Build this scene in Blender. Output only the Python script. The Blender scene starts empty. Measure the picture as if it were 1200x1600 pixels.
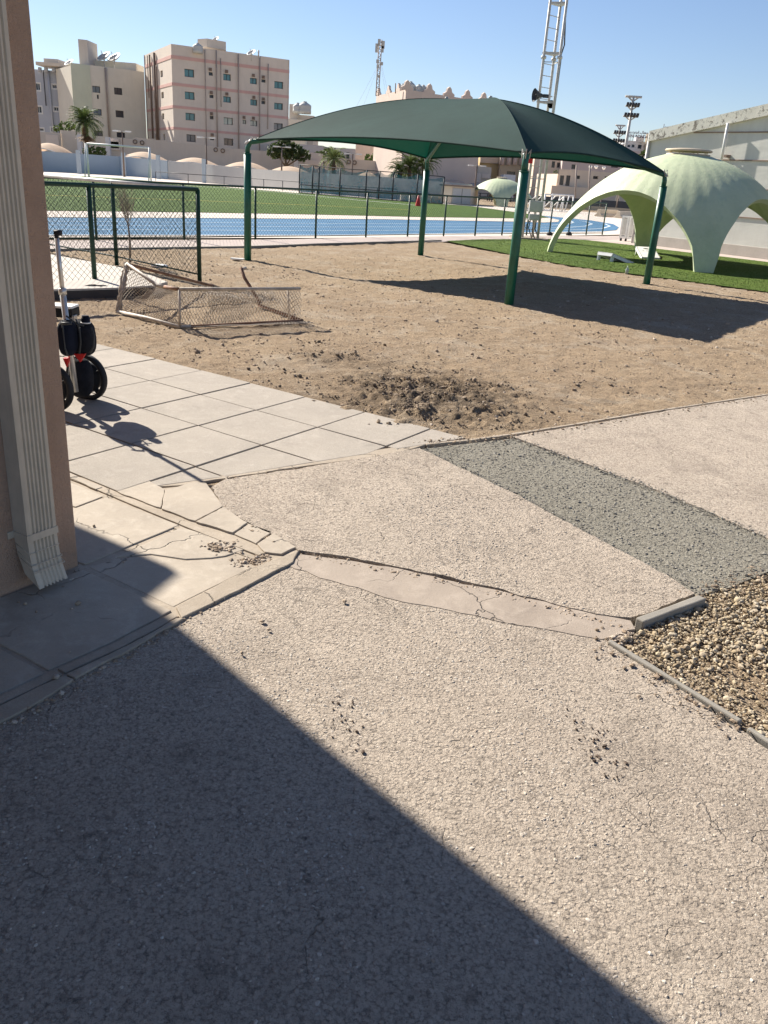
import bpy, math, random
import numpy as np
from mathutils import Vector, noise
rnd = random.Random(7)
sc = bpy.context.scene
COL = sc.collection
R = math.radians

# ------------------------------------------------------------------ camera, sky, sun, exposure
FPX = 1285.0; EYE = 1.6
pitch = math.atan(520/FPX); roll = math.atan2(207, 3160)
dn = np.array([-math.sin(roll)*math.cos(pitch), math.cos(roll)*math.cos(pitch), math.sin(pitch)])
fwd = np.array([0, 0, 1.]) - dn*dn[2]; fwd /= np.linalg.norm(fwd)
rgt = np.cross(dn, fwd)
cam = bpy.data.cameras.new('camera'); co = bpy.data.objects.new('camera', cam); COL.objects.link(co)
cam.sensor_fit = 'VERTICAL'; cam.sensor_height = 36; cam.lens = 36*FPX/1600
cam.clip_start = .05; cam.clip_end = 5000
X_ = Vector((rgt[0], fwd[0], -dn[0])); Y_ = -Vector((rgt[1], fwd[1], -dn[1])); Z_ = -Vector((rgt[2], fwd[2], -dn[2]))
from mathutils import Matrix
M_ = Matrix((X_, Y_, Z_)).transposed().to_4x4(); M_.translation = Vector((0, 0, EYE)); co.matrix_world = M_
sc.camera = co
sc.render.resolution_x = 768; sc.render.resolution_y = 1024

SUN_AZ = 133.7      # direction towards the sun, degrees counter-clockwise from +X
SUN_EL = 33.5
w = bpy.data.worlds.new('World'); sc.world = w; w.use_nodes = True
nt = w.node_tree; bg = nt.nodes['Background']
sky = nt.nodes.new('ShaderNodeTexSky'); sky.sky_type = 'NISHITA'; sky.sun_disc = False
sky.sun_elevation = R(SUN_EL); sky.sun_rotation = R(90-SUN_AZ)
sky.air_density = 1.0; sky.dust_density = .12; sky.ozone_density = 3.0; sky.altitude = 0
tint = nt.nodes.new('ShaderNodeMix'); tint.data_type = 'RGBA'; tint.blend_type = 'MULTIPLY'; tint.inputs[0].default_value = 1; tint.inputs[7].default_value = (1.0, .965, 1.05, 1)
nt.links.new(sky.outputs[0], tint.inputs[6]); nt.links.new(tint.outputs[2], bg.inputs[0]); bg.inputs[1].default_value = .053
sl = bpy.data.lights.new('sun', 'SUN'); sl.energy = 5.0; sl.angle = R(.53); sl.color = (1, .93, .83)
so = bpy.data.objects.new('sun', sl); COL.objects.link(so)
sd = Vector((math.cos(R(SUN_AZ))*math.cos(R(SUN_EL)), math.sin(R(SUN_AZ))*math.cos(R(SUN_EL)), math.sin(R(SUN_EL))))
so.rotation_euler = sd.to_track_quat('Z', 'Y').to_euler(); so.location = (-20, 20, 30)
vs = sc.view_settings; vs.view_transform = 'Standard'; vs.look = 'None'; vs.exposure = 1.18; vs.gamma = 1; vs.use_curve_mapping = False

# ------------------------------------------------------------------ placing helpers
def ray(px, py):
    v = np.array([px-600, py-800, FPX]); return np.array([v@rgt, v@fwd, -(v@dn)])
def at(px, py, Y):
    v = ray(px, py); t = Y/v[1]; return Vector((v[0]*t, Y, EYE+v[2]*t))
def gz(px, py, z=0.0):
    v = ray(px, py); t = (z-EYE)/v[2]; return Vector((v[0]*t, v[1]*t, z))
def vp(px, py, A, B):
    """point on the vertical plane through ground points A and B"""
    v = ray(px, py); d = (B[0]-A[0], B[1]-A[1]); n = (-d[1], d[0])
    t = (A[0]*n[0]+A[1]*n[1])/(v[0]*n[0]+v[1]*n[1]); return Vector((v[0]*t, v[1]*t, EYE+v[2]*t))
def proj(p):
    w_ = np.array([p[0], p[1], p[2]-EYE]); c = rgt*w_[0]+fwd*w_[1]-dn*w_[2]; return 600+FPX*c[0]/c[2], 800+FPX*c[1]/c[2]

# ------------------------------------------------------------------ mesh builder
class MB:
    def __init__(s): s.v = []; s.f = []; s.sm = []
    def add(s, vs_, fs, smooth=False):
        b = len(s.v); s.v += [tuple(p) for p in vs_]; s.f += [tuple(b+i for i in f) for f in fs]; s.sm += [smooth]*len(fs); return s
    def obox(s, c, ax, ay, az):
        c = Vector(c); vs_ = [c+ax*i+ay*j+az*k for k in (-1, 1) for j in (-1, 1) for i in (-1, 1)]
        return s.add(vs_, [(0, 2, 3, 1), (4, 5, 7, 6), (0, 1, 5, 4), (2, 6, 7, 3), (0, 4, 6, 2), (1, 3, 7, 5)])
    def box(s, x0, x1, y0, y1, z0, z1):
        return s.obox(((x0+x1)/2, (y0+y1)/2, (z0+z1)/2), Vector(((x1-x0)/2, 0, 0)), Vector((0, (y1-y0)/2, 0)), Vector((0, 0, (z1-z0)/2)))
    def tube(s, pts, r, n=8, smooth=True, cap=True):
        pts = [Vector(p) for p in pts]; rr = r if isinstance(r, (list, tuple)) else [r]*len(pts)
        vs_ = []; last = None
        for i, p in enumerate(pts):
            t = (pts[min(i+1, len(pts)-1)]-pts[max(i-1, 0)]).normalized()
            ref = last if last is not None else (Vector((0, 0, 1)) if abs(t.z) < .9 else Vector((1, 0, 0)))
            a = (ref-t*ref.dot(t)).normalized(); b = t.cross(a); last = a
            for k in range(n):
                an = 2*math.pi*(k+.5)/n; vs_.append(p+(a*math.cos(an)+b*math.sin(an))*rr[i])
        fs = [(i*n+k, i*n+(k+1) % n, (i+1)*n+(k+1) % n, (i+1)*n+k) for i in range(len(pts)-1) for k in range(n)]
        s.add(vs_, fs, smooth)
        if cap:
            b0 = len(s.v)-len(vs_)
            s.f += [tuple(b0+k for k in reversed(range(n))), tuple(b0+(len(pts)-1)*n+k for k in range(n))]; s.sm += [False, False]
        return s
    def prism(s, poly, z0, z1):
        n = len(poly); area = sum(poly[i][0]*poly[(i+1) % n][1]-poly[(i+1) % n][0]*poly[i][1] for i in range(n))
        if area < 0: poly = list(reversed(poly))
        vs_ = [(p[0], p[1], z0) for p in poly]+[(p[0], p[1], z1) for p in poly]
        fs = [tuple(reversed(range(n))), tuple(range(n, 2*n))]+[(i, (i+1) % n, n+(i+1) % n, n+i) for i in range(n)]
        return s.add(vs_, fs)
    def extr(s, poly, off):
        """extrude a planar 3-D polygon by a vector"""
        n = len(poly); off = Vector(off); vs_ = [Vector(p) for p in poly]+[Vector(p)+off for p in poly]
        return s.add(vs_, [tuple(range(n)), tuple(reversed(range(n, 2*n)))]+[(i, n+i, n+(i+1) % n, (i+1) % n) for i in range(n)])
    def lathe(s, prof, c=(0, 0, 0), n=20, smooth=True, axis=None):
        c = Vector(c); az = (Vector(axis).normalized() if axis is not None else Vector((0, 0, 1)))
        ax = az.orthogonal().normalized(); ay = az.cross(ax)
        vs_ = [c+az*z+(ax*math.cos(2*math.pi*k/n)+ay*math.sin(2*math.pi*k/n))*r for r, z in prof for k in range(n)]
        fs = [(i*n+k, i*n+(k+1) % n, (i+1)*n+(k+1) % n, (i+1)*n+k) for i in range(len(prof)-1) for k in range(n)]
        return s.add(vs_, fs, smooth)
    def build(s, name, mat=None, parent=None, origin=None, bevel=0):
        me = bpy.data.meshes.new(name)
        if parent is not None:
            o_ = Vector((0, 0, 0)); p = parent
            while p is not None: o_ += p.location; p = p.parent
        else:
            a = np.array(s.v); o_ = Vector(((a[:, 0].min()+a[:, 0].max())/2, (a[:, 1].min()+a[:, 1].max())/2, a[:, 2].min())) if origin is None else Vector(origin)
        me.from_pydata([(p[0]-o_[0], p[1]-o_[1], p[2]-o_[2]) for p in s.v], [], s.f)
        me.polygons.foreach_set('use_smooth', s.sm); me.update()
        ob = bpy.data.objects.new(name, me); COL.objects.link(ob)
        if parent is not None: ob.parent = parent
        else: ob.location = o_
        if mat: me.materials.append(mat)
        if bevel:
            b = ob.modifiers.new('b', 'BEVEL'); b.width = bevel; b.segments = 2; b.limit_method = 'ANGLE'
        return ob
def tag(o, label=None, cat=None, group=None, kind=None):
    if label: o['label'] = label
    if cat: o['category'] = cat
    if group: o['group'] = group
    if kind: o['kind'] = kind
    return o
def thing(name, label, cat, loc, group=None):
    o = bpy.data.objects.new(name, None); COL.objects.link(o); o.location = loc; o.empty_display_size = .2
    return tag(o, label, cat, group)
def copy_tree(o, parent=None):
    c = o.copy(); COL.objects.link(c)
    if parent is not None: c.parent = parent
    for ch in [k for k in bpy.data.objects if k.parent is o]: copy_tree(ch, c)
    return c

# ------------------------------------------------------------------ materials
class NT:
    def __init__(s, name):
        s.m = bpy.data.materials.new(name); s.m.use_nodes = True; s.t = s.m.node_tree; s.b = s.t.nodes['Principled BSDF']
        g = s.t.nodes.new('ShaderNodeNewGeometry'); s.pos = g.outputs['Position']; s.geo = g
    def n(s, typ, **kw):
        x = s.t.nodes.new('ShaderNode'+typ)
        for k, v in kw.items():
            if hasattr(x, k): setattr(x, k, v)
        return x
    def l(s, a, b): s.t.links.new(a, b)
    def noise(s, scale, detail=4, rough=.6, vec=None, dist=0):
        x = s.n('TexNoise'); x.inputs['Scale'].default_value = scale; x.inputs['Detail'].default_value = detail
        x.inputs['Roughness'].default_value = rough; x.inputs['Distortion'].default_value = dist; s.l(vec or s.pos, x.inputs['Vector']); return x.outputs['Fac']
    def vor(s, scale, feature='F1', vec=None, out='Distance', rand=1):
        x = s.n('TexVoronoi', feature=feature); x.inputs['Scale'].default_value = scale; x.inputs['Randomness'].default_value = rand
        s.l(vec or s.pos, x.inputs['Vector']); return x.outputs[out]
    def mr(s, a, f0, f1, t0=0, t1=1):
        x = s.n('MapRange'); s.l(a, x.inputs[0])
        for i, v in enumerate((f0, f1, t0, t1)): x.inputs[i+1].default_value = v
        return x.outputs[0]
    def math(s, op, a, b=None):
        x = s.n('Math', operation=op)
        for i, v in enumerate((a, b)):
            if v is None: continue
            if isinstance(v, (int, float)): x.inputs[i].default_value = v
            else: s.l(v, x.inputs[i])
        return x.outputs[0]
    def mix(s, f, a, b, blend='MIX'):
        x = s.n('Mix', data_type='RGBA', blend_type=blend)
        for i, v in ((0, f), (6, a), (7, b)):
            if isinstance(v, (int, float)): x.inputs[i].default_value = v
            elif isinstance(v, tuple): x.inputs[i].default_value = v+(1,) if len(v) == 3 else v
            else: s.l(v, x.inputs[i])
        return x.outputs[2]
    def scalevec(s, v3, vec=None):
        x = s.n('Mapping'); x.inputs['Scale'].default_value = v3; s.l(vec or s.pos, x.inputs[0]); return x.outputs[0]
    def rotz(s, a, vec=None, sc_=(1, 1, 1)):
        x = s.n('Mapping'); x.inputs['Rotation'].default_value = (0, 0, a); x.inputs['Scale'].default_value = sc_; s.l(vec or s.pos, x.inputs[0]); return x.outputs[0]
    def warp(s, amt, scale):
        x = s.n('TexNoise'); x.inputs['Scale'].default_value = scale; x.inputs['Detail'].default_value = 4; s.l(s.pos, x.inputs['Vector'])
        a = s.n('VectorMath', operation='SCALE'); a.inputs['Scale'].default_value = amt; s.l(x.outputs['Color'], a.inputs[0])
        b = s.n('VectorMath', operation='ADD'); s.l(s.pos, b.inputs[0]); s.l(a.outputs[0], b.inputs[1]); return b.outputs[0]
    def bump(s, h, dist, strength=1, prev=None):
        x = s.n('Bump'); x.inputs['Distance'].default_value = dist; x.inputs['Strength'].default_value = strength; s.l(h, x.inputs['Height'])
        if prev is not None: s.l(prev, x.inputs['Normal'])
        return x.outputs[0]
    def done(s, col, rough=.9, nrm=None, spec=.3, metal=0):
        if isinstance(col, tuple): s.b.inputs['Base Color'].default_value = col+(1,)
        else: s.l(col, s.b.inputs['Base Color'])
        s.b.inputs['Roughness'].default_value = rough; s.b.inputs['Specular IOR Level'].default_value = spec; s.b.inputs['Metallic'].default_value = metal
        if nrm is not None: s.l(nrm, s.b.inputs['Normal'])
        return s.m
def simple(name, col, rough=.7, var=.15, scale=3, spec=.3, metal=0, bumpd=0, bscale=80, streak=0):
    t = NT(name); f = t.noise(scale, 6, .65)
    c = t.mix(t.mr(f, .3, .7), tuple(x*(1-var) for x in col), tuple(min(1, x*(1+var)) for x in col))
    if streak:
        g = t.noise(1, 5, .7, t.scalevec((streak, streak, streak*.07))); c = t.mix(t.mr(g, .5, .75, 0, .5), c, tuple(x*.55 for x in col))
    nr = t.bump(t.noise(bscale, 5, .7), bumpd) if bumpd else None
    return t.done(c, rough, nr, spec, metal)

def mat_asphalt(name, c_lo, c_hi, c_pit, stone, sc_=1.0, crack=1.0):
    t = NT(name)
    v1 = t.vor(95*sc_); c1 = t.vor(95*sc_, out='Color'); v2 = t.vor(38*sc_); v3 = t.vor(210*sc_)
    n0 = t.noise(.9, 5, .6); n1 = t.noise(4.5, 5, .65); n2 = t.noise(55, 4, .7); n3 = t.noise(14, 4, .7)
    base = t.mix(t.mr(n0, .32, .68), c_lo, c_hi)
    base = t.mix(t.mr(n1, .35, .7, 0, .35), base, tuple(x*.8 for x in c_hi))
    sep = t.n('SeparateColor'); t.l(c1, sep.inputs[0])
    base = t.mix(t.mr(sep.outputs[0], .55, 1, 0, .5), base, stone)                       # pale stones in the binder
    base = t.mix(t.mr(sep.outputs[1], .82, .97, 0, .4), base, tuple(x*.5 for x in c_lo))  # and darker ones
    pit = t.math('MULTIPLY', t.mr(v1, .38, .62), t.mr(n2, .42, .62))
    base = t.mix(t.mr(pit, 0, 1, 0, .55), base, c_pit)
    worn = t.math('MULTIPLY', t.mr(n3, .54, .66), t.mr(n1, .5, .62)); base = t.mix(t.mr(worn, 0, 1, 0, .6), base, c_pit)
    st_ = t.noise(1.6, 6, .72, dist=.5); base = t.mix(t.mr(st_, .54, .68, 0, .5), base, tuple(x*.55 for x in c_lo)); st2 = t.noise(2.6, 6, .75); base = t.mix(t.mr(st2, .55, .72, 0, .35), base, tuple(min(1, x*1.22) for x in c_hi))
    sp = t.vor(9); spn = t.math('MULTIPLY', t.mr(sp, .05, .09, 1, 0), t.mr(t.noise(1.1, 3), .5, .58)); base = t.mix(t.math('MULTIPLY', spn, .55), base, c_pit)
    wv = t.warp(.35, 3.5); ce = t.vor(1.5, 'DISTANCE_TO_EDGE', wv); cm = t.mr(t.noise(1.3, 4), .50, .62)
    ck = t.math('MULTIPLY', t.mr(ce, .0, .0035, 1, 0), cm)
    wv2 = t.warp(.12, 9); ce2 = t.vor(5.5, 'DISTANCE_TO_EDGE', wv2); ck2 = t.math('MULTIPLY', t.mr(ce2, 0, .012, 1, 0), t.mr(t.noise(1.7, 3), .56, .66))
    ckk = t.math('MULTIPLY', t.math('MAXIMUM', ck, t.math('MULTIPLY', ck2, .7)), crack)
    base = t.mix(t.math('MULTIPLY', ckk, .75), base, tuple(x*.35 for x in c_pit))
    n4 = t.noise(150*sc_, 5, .78); n5 = t.noise(340*sc_, 3, .8)
    h = t.math('ADD', t.math('MULTIPLY', v1, -.12), t.math('MULTIPLY', v3, -.14)); h = t.math('ADD', h, t.math('MULTIPLY', n4, 1.5)); h = t.math('ADD', h, t.math('MULTIPLY', n5, .5))
    h = t.math('ADD', h, t.math('MULTIPLY', n2, 1.0)); h = t.math('ADD', h, t.math('MULTIPLY', n3, .9))
    base = t.mix(t.mr(n4, .34, .5, .65, 0), base, c_pit); base = t.mix(t.mr(n5, .56, .68, 0, .5), base, stone)
    h = t.math('SUBTRACT', h, t.math('MULTIPLY', ckk, 2.0)); h = t.math('SUBTRACT', h, t.math('MULTIPLY', pit, .7))
    return t.done(base, .93, t.bump(h, .0047), .2)
def mat_concrete(name, col, dark, pale, rough=.85, stain=1.0, grain=1.0, crk=0):
    t = NT(name); n0 = t.noise(2.2, 6, .65); n1 = t.noise(9, 6, .7, dist=.4); n2 = t.noise(160, 3, .7); n3 = t.noise(420, 2, .7)
    rf = t.n('ObjectInfo').outputs['Random']
    c = t.mix(t.mr(n0, .3, .72), dark, col); c = t.mix(t.mr(n1, .5, .75, 0, .8*stain), c, pale)
    c = t.mix(t.mr(t.noise(3.1, 7, .75), .56, .72, 0, .55*stain), c, tuple(x*.62 for x in dark))
    c = t.mix(t.mr(n2, .35, .7, .28*grain, 0), c, tuple(x*.45 for x in dark)); c = t.mix(t.mr(n3, .55, .8, 0, .35*grain), c, tuple(min(1, x*1.3) for x in pale))
    c = t.mix(t.mr(rf, 0, 1, 0, .16), c, tuple(x*.6 for x in dark))
    h = t.math('ADD', t.math('MULTIPLY', n2, .5*grain), t.math('MULTIPLY', n1, .9)); h = t.math('ADD', h, t.math('MULTIPLY', n3, .25*grain))
    if crk:
        ce = t.vor(crk, 'DISTANCE_TO_EDGE', t.warp(.3, 5)); m = t.math('MULTIPLY', t.mr(ce, 0, .01, 1, 0), t.mr(t.noise(1.9, 3), .46, .56))
        c = t.mix(t.math('MULTIPLY', m, .8), c, tuple(x*.3 for x in dark)); h = t.math('SUBTRACT', h, t.math('MULTIPLY', m, 1.6))
    return t.done(c, rough, t.bump(h, .003), .25)
M = {}
M['asphalt'] = mat_asphalt('weathered_asphalt', (.435, .362, .288), (.545, .462, .37), (.085, .07, .058), (.64, .555, .45), 1.0, .9)
M['asphalt_dark'] = mat_asphalt('dark_asphalt_patch', (.235, .215, .17), (.30, .275, .22), (.045, .045, .04), (.38, .36, .30), .8, .2)
M['tile'] = mat_concrete('paving_slab', (.45, .40, .335), (.36, .32, .27), (.53, .475, .405), .9, .9, 1.7)
M['slab'] = mat_concrete('trowelled_concrete', (.46, .395, .31), (.33, .28, .22), (.54, .475, .385), .78, .9, .5, 1.3)
M['band'] = mat_concrete('worn_concrete_band', (.40, .335, .27), (.29, .24, .195), (.46, .39, .32), .85, 1.1, .9, 2.4)
M['kerb'] = mat_concrete('kerb_concrete', (.45, .38, .295), (.33, .275, .21), (.52, .45, .36), .88, .9, .9, 1.8)
M['greykerb'] = mat_concrete('grey_kerb', (.31, .29, .25), (.23, .21, .18), (.37, .35, .31), .85, .5, .7)
M['plat'] = mat_concrete('pale_platform', (.56, .51, .45), (.47, .43, .37), (.62, .57, .5), .85, .4, .4)
M['path'] = mat_concrete('pink_path', (.52, .435, .385), (.45, .375, .33), (.58, .50, .45), .85, .4, .3)

def mat_dirt(name, patch=True):
    t = NT(name); n0 = t.noise(.5, 5, .6); n1 = t.noise(2.3, 6, .7); n2 = t.noise(30, 6, .8); n3 = t.noise(110, 3, .7); v = t.vor(75)
    c = t.mix(t.mr(n0, .3, .7), (.31, .225, .145), (.42, .315, .205))
    c = t.mix(t.mr(n1, .4, .7, 0, .7), c, (.43, .325, .215)); c = t.mix(t.mr(n2, .50, .62, 0, .75), c, (.165, .12, .08)); c = t.mix(t.mr(t.noise(1.3, 7, .78, dist=.8), .5, .66, 0, .7), c, (.47, .40, .31)); c = t.mix(t.mr(t.noise(5.5, 6, .8, dist=.5), .53, .66, 0, .55), c, (.185, .135, .09))
    c = t.mix(t.mr(n3, .54, .7, 0, .7), c, (.62, .52, .39)); c = t.mix(t.mr(n3, .36, .46, .55, 0), c, (.17, .12, .08)); c = t.mix(t.mr(v, .1, .22, .35, 0), c, (.56, .48, .38))
    vv = t.noise(6, 6, .8, t.rotz(.6, sc_=(1, .35, 1))); c = t.mix(t.mr(vv, .58, .72, 0, .5), c, (.2, .14, .095))
    if patch:
        for (x, y, r, k) in ((.35, 6.5, 1.05, .95), (-.5, 7.8, .7, .5), (.0, 6.7, 1.5, .45)):
            d = t.n('VectorMath', operation='DISTANCE'); t.l(t.warp(1.0, 2.2), d.inputs[0]); d.inputs[1].default_value = (x+.5, y+.5, .5)
            m = t.math('MULTIPLY', t.mr(d.outputs['Value'], r*.25, r, 1, 0), t.mr(t.noise(7, 6, .75), .36, .6)); c = t.mix(t.math('MULTIPLY', m, k), c, (.10, .075, .052))
    h = t.math('ADD', t.math('MULTIPLY', n2, 1.5), t.math('MULTIPLY', n3, .5)); h = t.math('ADD', h, t.math('MULTIPLY', t.mr(v, 0, .5, 1, 0), .4))
    return t.done(c, .96, t.bump(h, .022), .1)
M['dirt'] = mat_dirt('yard_dirt')
M['dirt2'] = mat_dirt('open_ground', False); M['soil_bed'] = mat_dirt('bed_soil', False)
def mat_grass(name, a, b, c3, stripe=None):
    t = NT(name); n0 = t.noise(.35, 4, .6); n1 = t.noise(3, 5, .7); n2 = t.noise(45, 4, .8)
    c = t.mix(t.mr(n0, .35, .65), a, b); c = t.mix(t.mr(n1, .45, .7, 0, .55), c, c3); c = t.mix(t.mr(n2, .4, .7, 0, .5), c, tuple(x*.45 for x in a))
    if stripe:
        wv = t.n('TexWave'); wv.wave_type = 'BANDS'; wv.inputs['Scale'].default_value = stripe; wv.inputs['Distortion'].default_value = .4
        t.l(t.rotz(-.9), wv.inputs['Vector']); c = t.mix(t.math('MULTIPLY', wv.outputs['Fac'], .28), c, tuple(x*.6 for x in b))
    return t.done(c, .9, t.bump(t.math('ADD', n2, t.noise(160, 2)), .03), .15)
M['lawn'] = mat_grass('synthetic_lawn', (.095, .165, .024), (.135, .21, .034), (.20, .23, .055))
M['field'] = mat_grass('pitch_turf', (.070, .135, .020), (.095, .165, .026), (.12, .18, .035), .5)
def mat_track():
    t = NT('blue_running_track'); c = t.mix(t.mr(t.noise(.4, 5, .7), .35, .65), (.060, .155, .27), (.085, .195, .32)); c = t.mix(t.mr(t.noise(5, 5, .8), .6, .8, 0, .4), c, (.22, .32, .40))
    return t.done(c, .9, t.bump(t.noise(70), .004), .15)
M['track'] = mat_track()
M['line'] = simple('line_paint', (.78, .79, .78), .8, .08, 6)
M['line_track'] = simple('track_line_paint', (.62, .70, .74), .8, .15, 3)
M['line_yellow'] = simple('yellow_line', (.62, .50, .08), .8, .1, 6)
M['sand'] = simple('pale_run_off', (.60, .53, .46), .95, .12, 2.5, bumpd=.01, bscale=40)
def mat_wall(name, col, var=.08, scale=4, grime=.4, bumpd=.004):
    t = NT(name); c = t.mix(t.mr(t.noise(scale, 6, .7), .3, .7), tuple(x*(1-var) for x in col), tuple(min(1, x*(1+var)) for x in col))
    g = t.noise(1, 6, .7, t.scalevec((1.3, 1.3, .18))); c = t.mix(t.mr(g, .52, .78, 0, grime), c, tuple(x*.6 for x in col))
    return t.done(c, .9, t.bump(t.noise(90, 4, .7), bumpd), .2)
M['stucco'] = mat_wall('brown_stucco', (.48, .325, .23), .14, 3, .55, .012)
M['upper_stucco'] = mat_wall('upper_stucco', (.42, .275, .19))
M['pipe'] = simple('cream_metal', (.56, .475, .36), .5, .1, 9, .4, streak=18)
M['soffit'] = mat_wall('soffit', (.4, .36, .3))
M['canopy'] = None
def mat_fabric(name, top, trans, tf=.35, bump=True):
    t = NT(name); nz = t.noise(1.4, 5, .7); c = t.mix(t.mr(nz, .3, .7), tuple(x*.85 for x in top), tuple(x*1.15 for x in top))
    wv = t.noise(300, 2, .8); c = t.mix(t.mr(wv, .4, .6, 0, .3), c, tuple(x*.6 for x in top))
    sh = t.noise(1, 5, .6, t.rotz(.85, sc_=(.6, 9, 1))); c = t.mix(t.mr(sh, .5, .75, 0, .25), c, tuple(x*1.35 for x in top))
    t.done(c, .8, t.bump(wv, .002), .12); t.b.inputs['Sheen Weight'].default_value = .0; t.b.inputs['Sheen Roughness'].default_value = .5
    tr = t.n('BsdfTranslucent'); tr.inputs[0].default_value = trans+(1,); mx = t.n('MixShader'); mx.inputs[0].default_value = tf
    out = t.t.nodes['Material Output']; t.l(t.b.outputs[0], mx.inputs[1]); t.l(tr.outputs[0], mx.inputs[2]); t.l(mx.outputs[0], out.inputs[0]); return t.m
M['canopy'] = mat_fabric('green_shade_cloth', (.032, .068, .061), (.0, .055, .035), .24)
M['shade'] = mat_fabric('beige_shade_cloth', (.78, .62, .47), (.6, .45, .33), .35)
M['green_post'] = simple('green_paint', (.008, .105, .065), .42, .2, 6, .5, streak=6)
M['dgreen'] = simple('dark_green_paint', (.010, .045, .028), .5, .2, 6, .4)
M['wire'] = simple('fence_wire_dark', (.035, .06, .05), .6, .1, 6, .3)
M['wire2'] = simple('fence_wire_far', (.03, .05, .045), .6, .1, 6, .3)
M['net'] = simple('old_net', (.42, .36, .29), .9, .2, 20)
M['rust'] = simple('rusty_pipe', (.22, .12, .075), .75, .5, 14, .3, bumpd=.003)
M['worn_white'] = simple('worn_white_pipe', (.40, .35, .29), .6, .35, 12, .3)
M['white_metal'] = simple('white_metal', (.72, .72, .70), .5, .08, 5, .4)
M['galv'] = simple('galvanised', (.50, .49, .46), .5, .15, 8, .5, streak=4)
M['grey_box'] = simple('grey_box', (.50, .51, .48), .6, .1, 6)
M['black'] = simple('black_rubber', (.018, .018, .02), .7, .3, 12, .3)
M['black_cloth'] = simple('black_cloth', (.010, .011, .016), .9, .4, 30, .2, bumpd=.003)
M['navy'] = simple('navy_cloth', (.006, .009, .02), .9, .3, 20, .2)
M['alu'] = simple('brushed_aluminium', (.62, .60, .56), .35, .1, 20, .5, .6)
M['red'] = simple('red_plastic', (.55, .02, .02), .5, .1, 5)
M['darkcloth'] = simple('horn_grey', (.045, .05, .055), .6, .2, 8)
M['twig'] = simple('dry_twig', (.24, .2, .165), .95, .25, 20)
def mat_glass(name, col, rough=.15): return simple(name, col, rough, .15, .6, .6)
M['pane_teal'] = mat_glass('teal_glass', (.075, .21, .23)); M['pane_dark'] = mat_glass('dark_glass', (.035, .04, .05))
M['pane_grey'] = mat_glass('grey_glass', (.12, .14, .16)); M['pane_pale'] = mat_glass('pale_glass', (.35, .42, .38)); M['pane_blue'] = mat_glass('blue_glass', (.06, .09, .14))
M['frame_dark'] = simple('dark_frame', (.05, .05, .055), .6); M['frame_white'] = simple('white_surround', (.68, .68, .68), .7, .05)

# ------------------------------------------------------------------ ground sheets
def pz(pts, z=0.0): return [gz(x, y, z) for x, y in pts]
def rag(poly, seg, amp, seed=0, skip=()):
    """subdivide polygon edges and push the new points about, so that an edge is ragged"""
    out = []; n = len(poly)
    for i in range(n):
        a = Vector((poly[i][0], poly[i][1], 0)); b = Vector((poly[(i+1) % n][0], poly[(i+1) % n][1], 0)); d = b-a; L = d.length; k = max(1, int(L/seg)) if i not in skip else 1
        nn = Vector((-d.y, d.x, 0)).normalized() if L > 0 else Vector((0, 0, 0))
        for j in range(k):
            p = a+d*(j/k)
            if j: p += nn*(noise.noise(Vector((p.x*9, p.y*9, seed)))*amp+noise.noise(Vector((p.x*40, p.y*40, seed+5)))*amp*.5)
            out.append((p.x, p.y))
    return out
def inpoly(x, y, poly):
    c = False; j = len(poly)-1
    for i in range(len(poly)):
        if (poly[i][1] > y) != (poly[j][1] > y) and x < (poly[j][0]-poly[i][0])*(y-poly[i][1])/(poly[j][1]-poly[i][1])+poly[i][0]: c = not c
        j = i
    return c
def sheet(name, poly, z, mat, kind='structure', thick=.03, parent=None, bevel=0):
    m = MB(); m.prism(poly, z-thick, z); o = m.build(name, mat, parent, bevel=bevel)
    if parent is None: tag(o, kind=kind)
    return o

g = MB(); g.add([(-1500, -60, -.045), (1500, -60, -.045), (1500, 3000, -.045), (-1500, 3000, -.045)], [(0, 1, 2, 3)]); tag(g.build('ground', M['dirt2'], origin=(0, 0, -.045)), kind='structure')

# fence line (ground) and things parallel to it
FA, FB = gz(-150, 378), gz(975, 366.5)
# outlines, all on the ground
E_DIRT = [(172, 560), (245, 579), (318, 598), (383, 617), (460, 635), (560, 667), (640, 688), (664, 692)]
asph_main = pz([(465, 868), (540, 880), (640, 900), (760, 925), (860, 950), (940, 968), (985, 990), (950, 1008), (1050, 1072), (1155, 1140), (1260, 1215), (1500, 1420)])
asph_main = [(p.x, p.y) for p in asph_main]+[(1.5, .2), (1.5, -5), (-3.5, -5), (-3.2, -1.7)]+[(p.x, p.y) for p in pz([(0, 1140), (110, 1072), (200, 1023), (294, 972), (335, 950), (378, 928), (410, 911), (458, 884)])]
A1 = rag(asph_main, .035, .022, 1, skip=(12, 13, 14, 15))
up = [(465, 862), (540, 872), (640, 892), (760, 918), (860, 945), (930, 962), (985, 968), (1010, 962), (1085, 930), (1040, 900), (935, 845), (800, 772), (655, 702), (600, 712), (480, 732), (350, 752), (330, 764), (352, 800), (380, 815), (420, 835)]
A2 = rag([(p.x, p.y) for p in pz(up)], .035, .016, 2)
dk = [(655, 702), (800, 685), (900, 720), (1000, 757), (1100, 797), (1200, 843), (1330, 905), (1290, 860+40), (1200, 893), (1140, 918), (1085, 931), (1040, 900), (935, 845), (800, 772)]
dk = [(655, 702), (800, 685), (900, 720), (1000, 757), (1100, 797), (1200, 843), (1400, 930), (1300, 870+10), (1200, 893), (1140, 918), (1085, 931), (1040, 900), (935, 845), (800, 772)]
dkw = [(p.x, p.y) for p in pz(dk[:6])]+[(2.9, 3.1), (2.3, 3.0)]+[(p.x, p.y) for p in pz(dk[8:])]
A3 = rag(dkw, .05, .012, 3)
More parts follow.
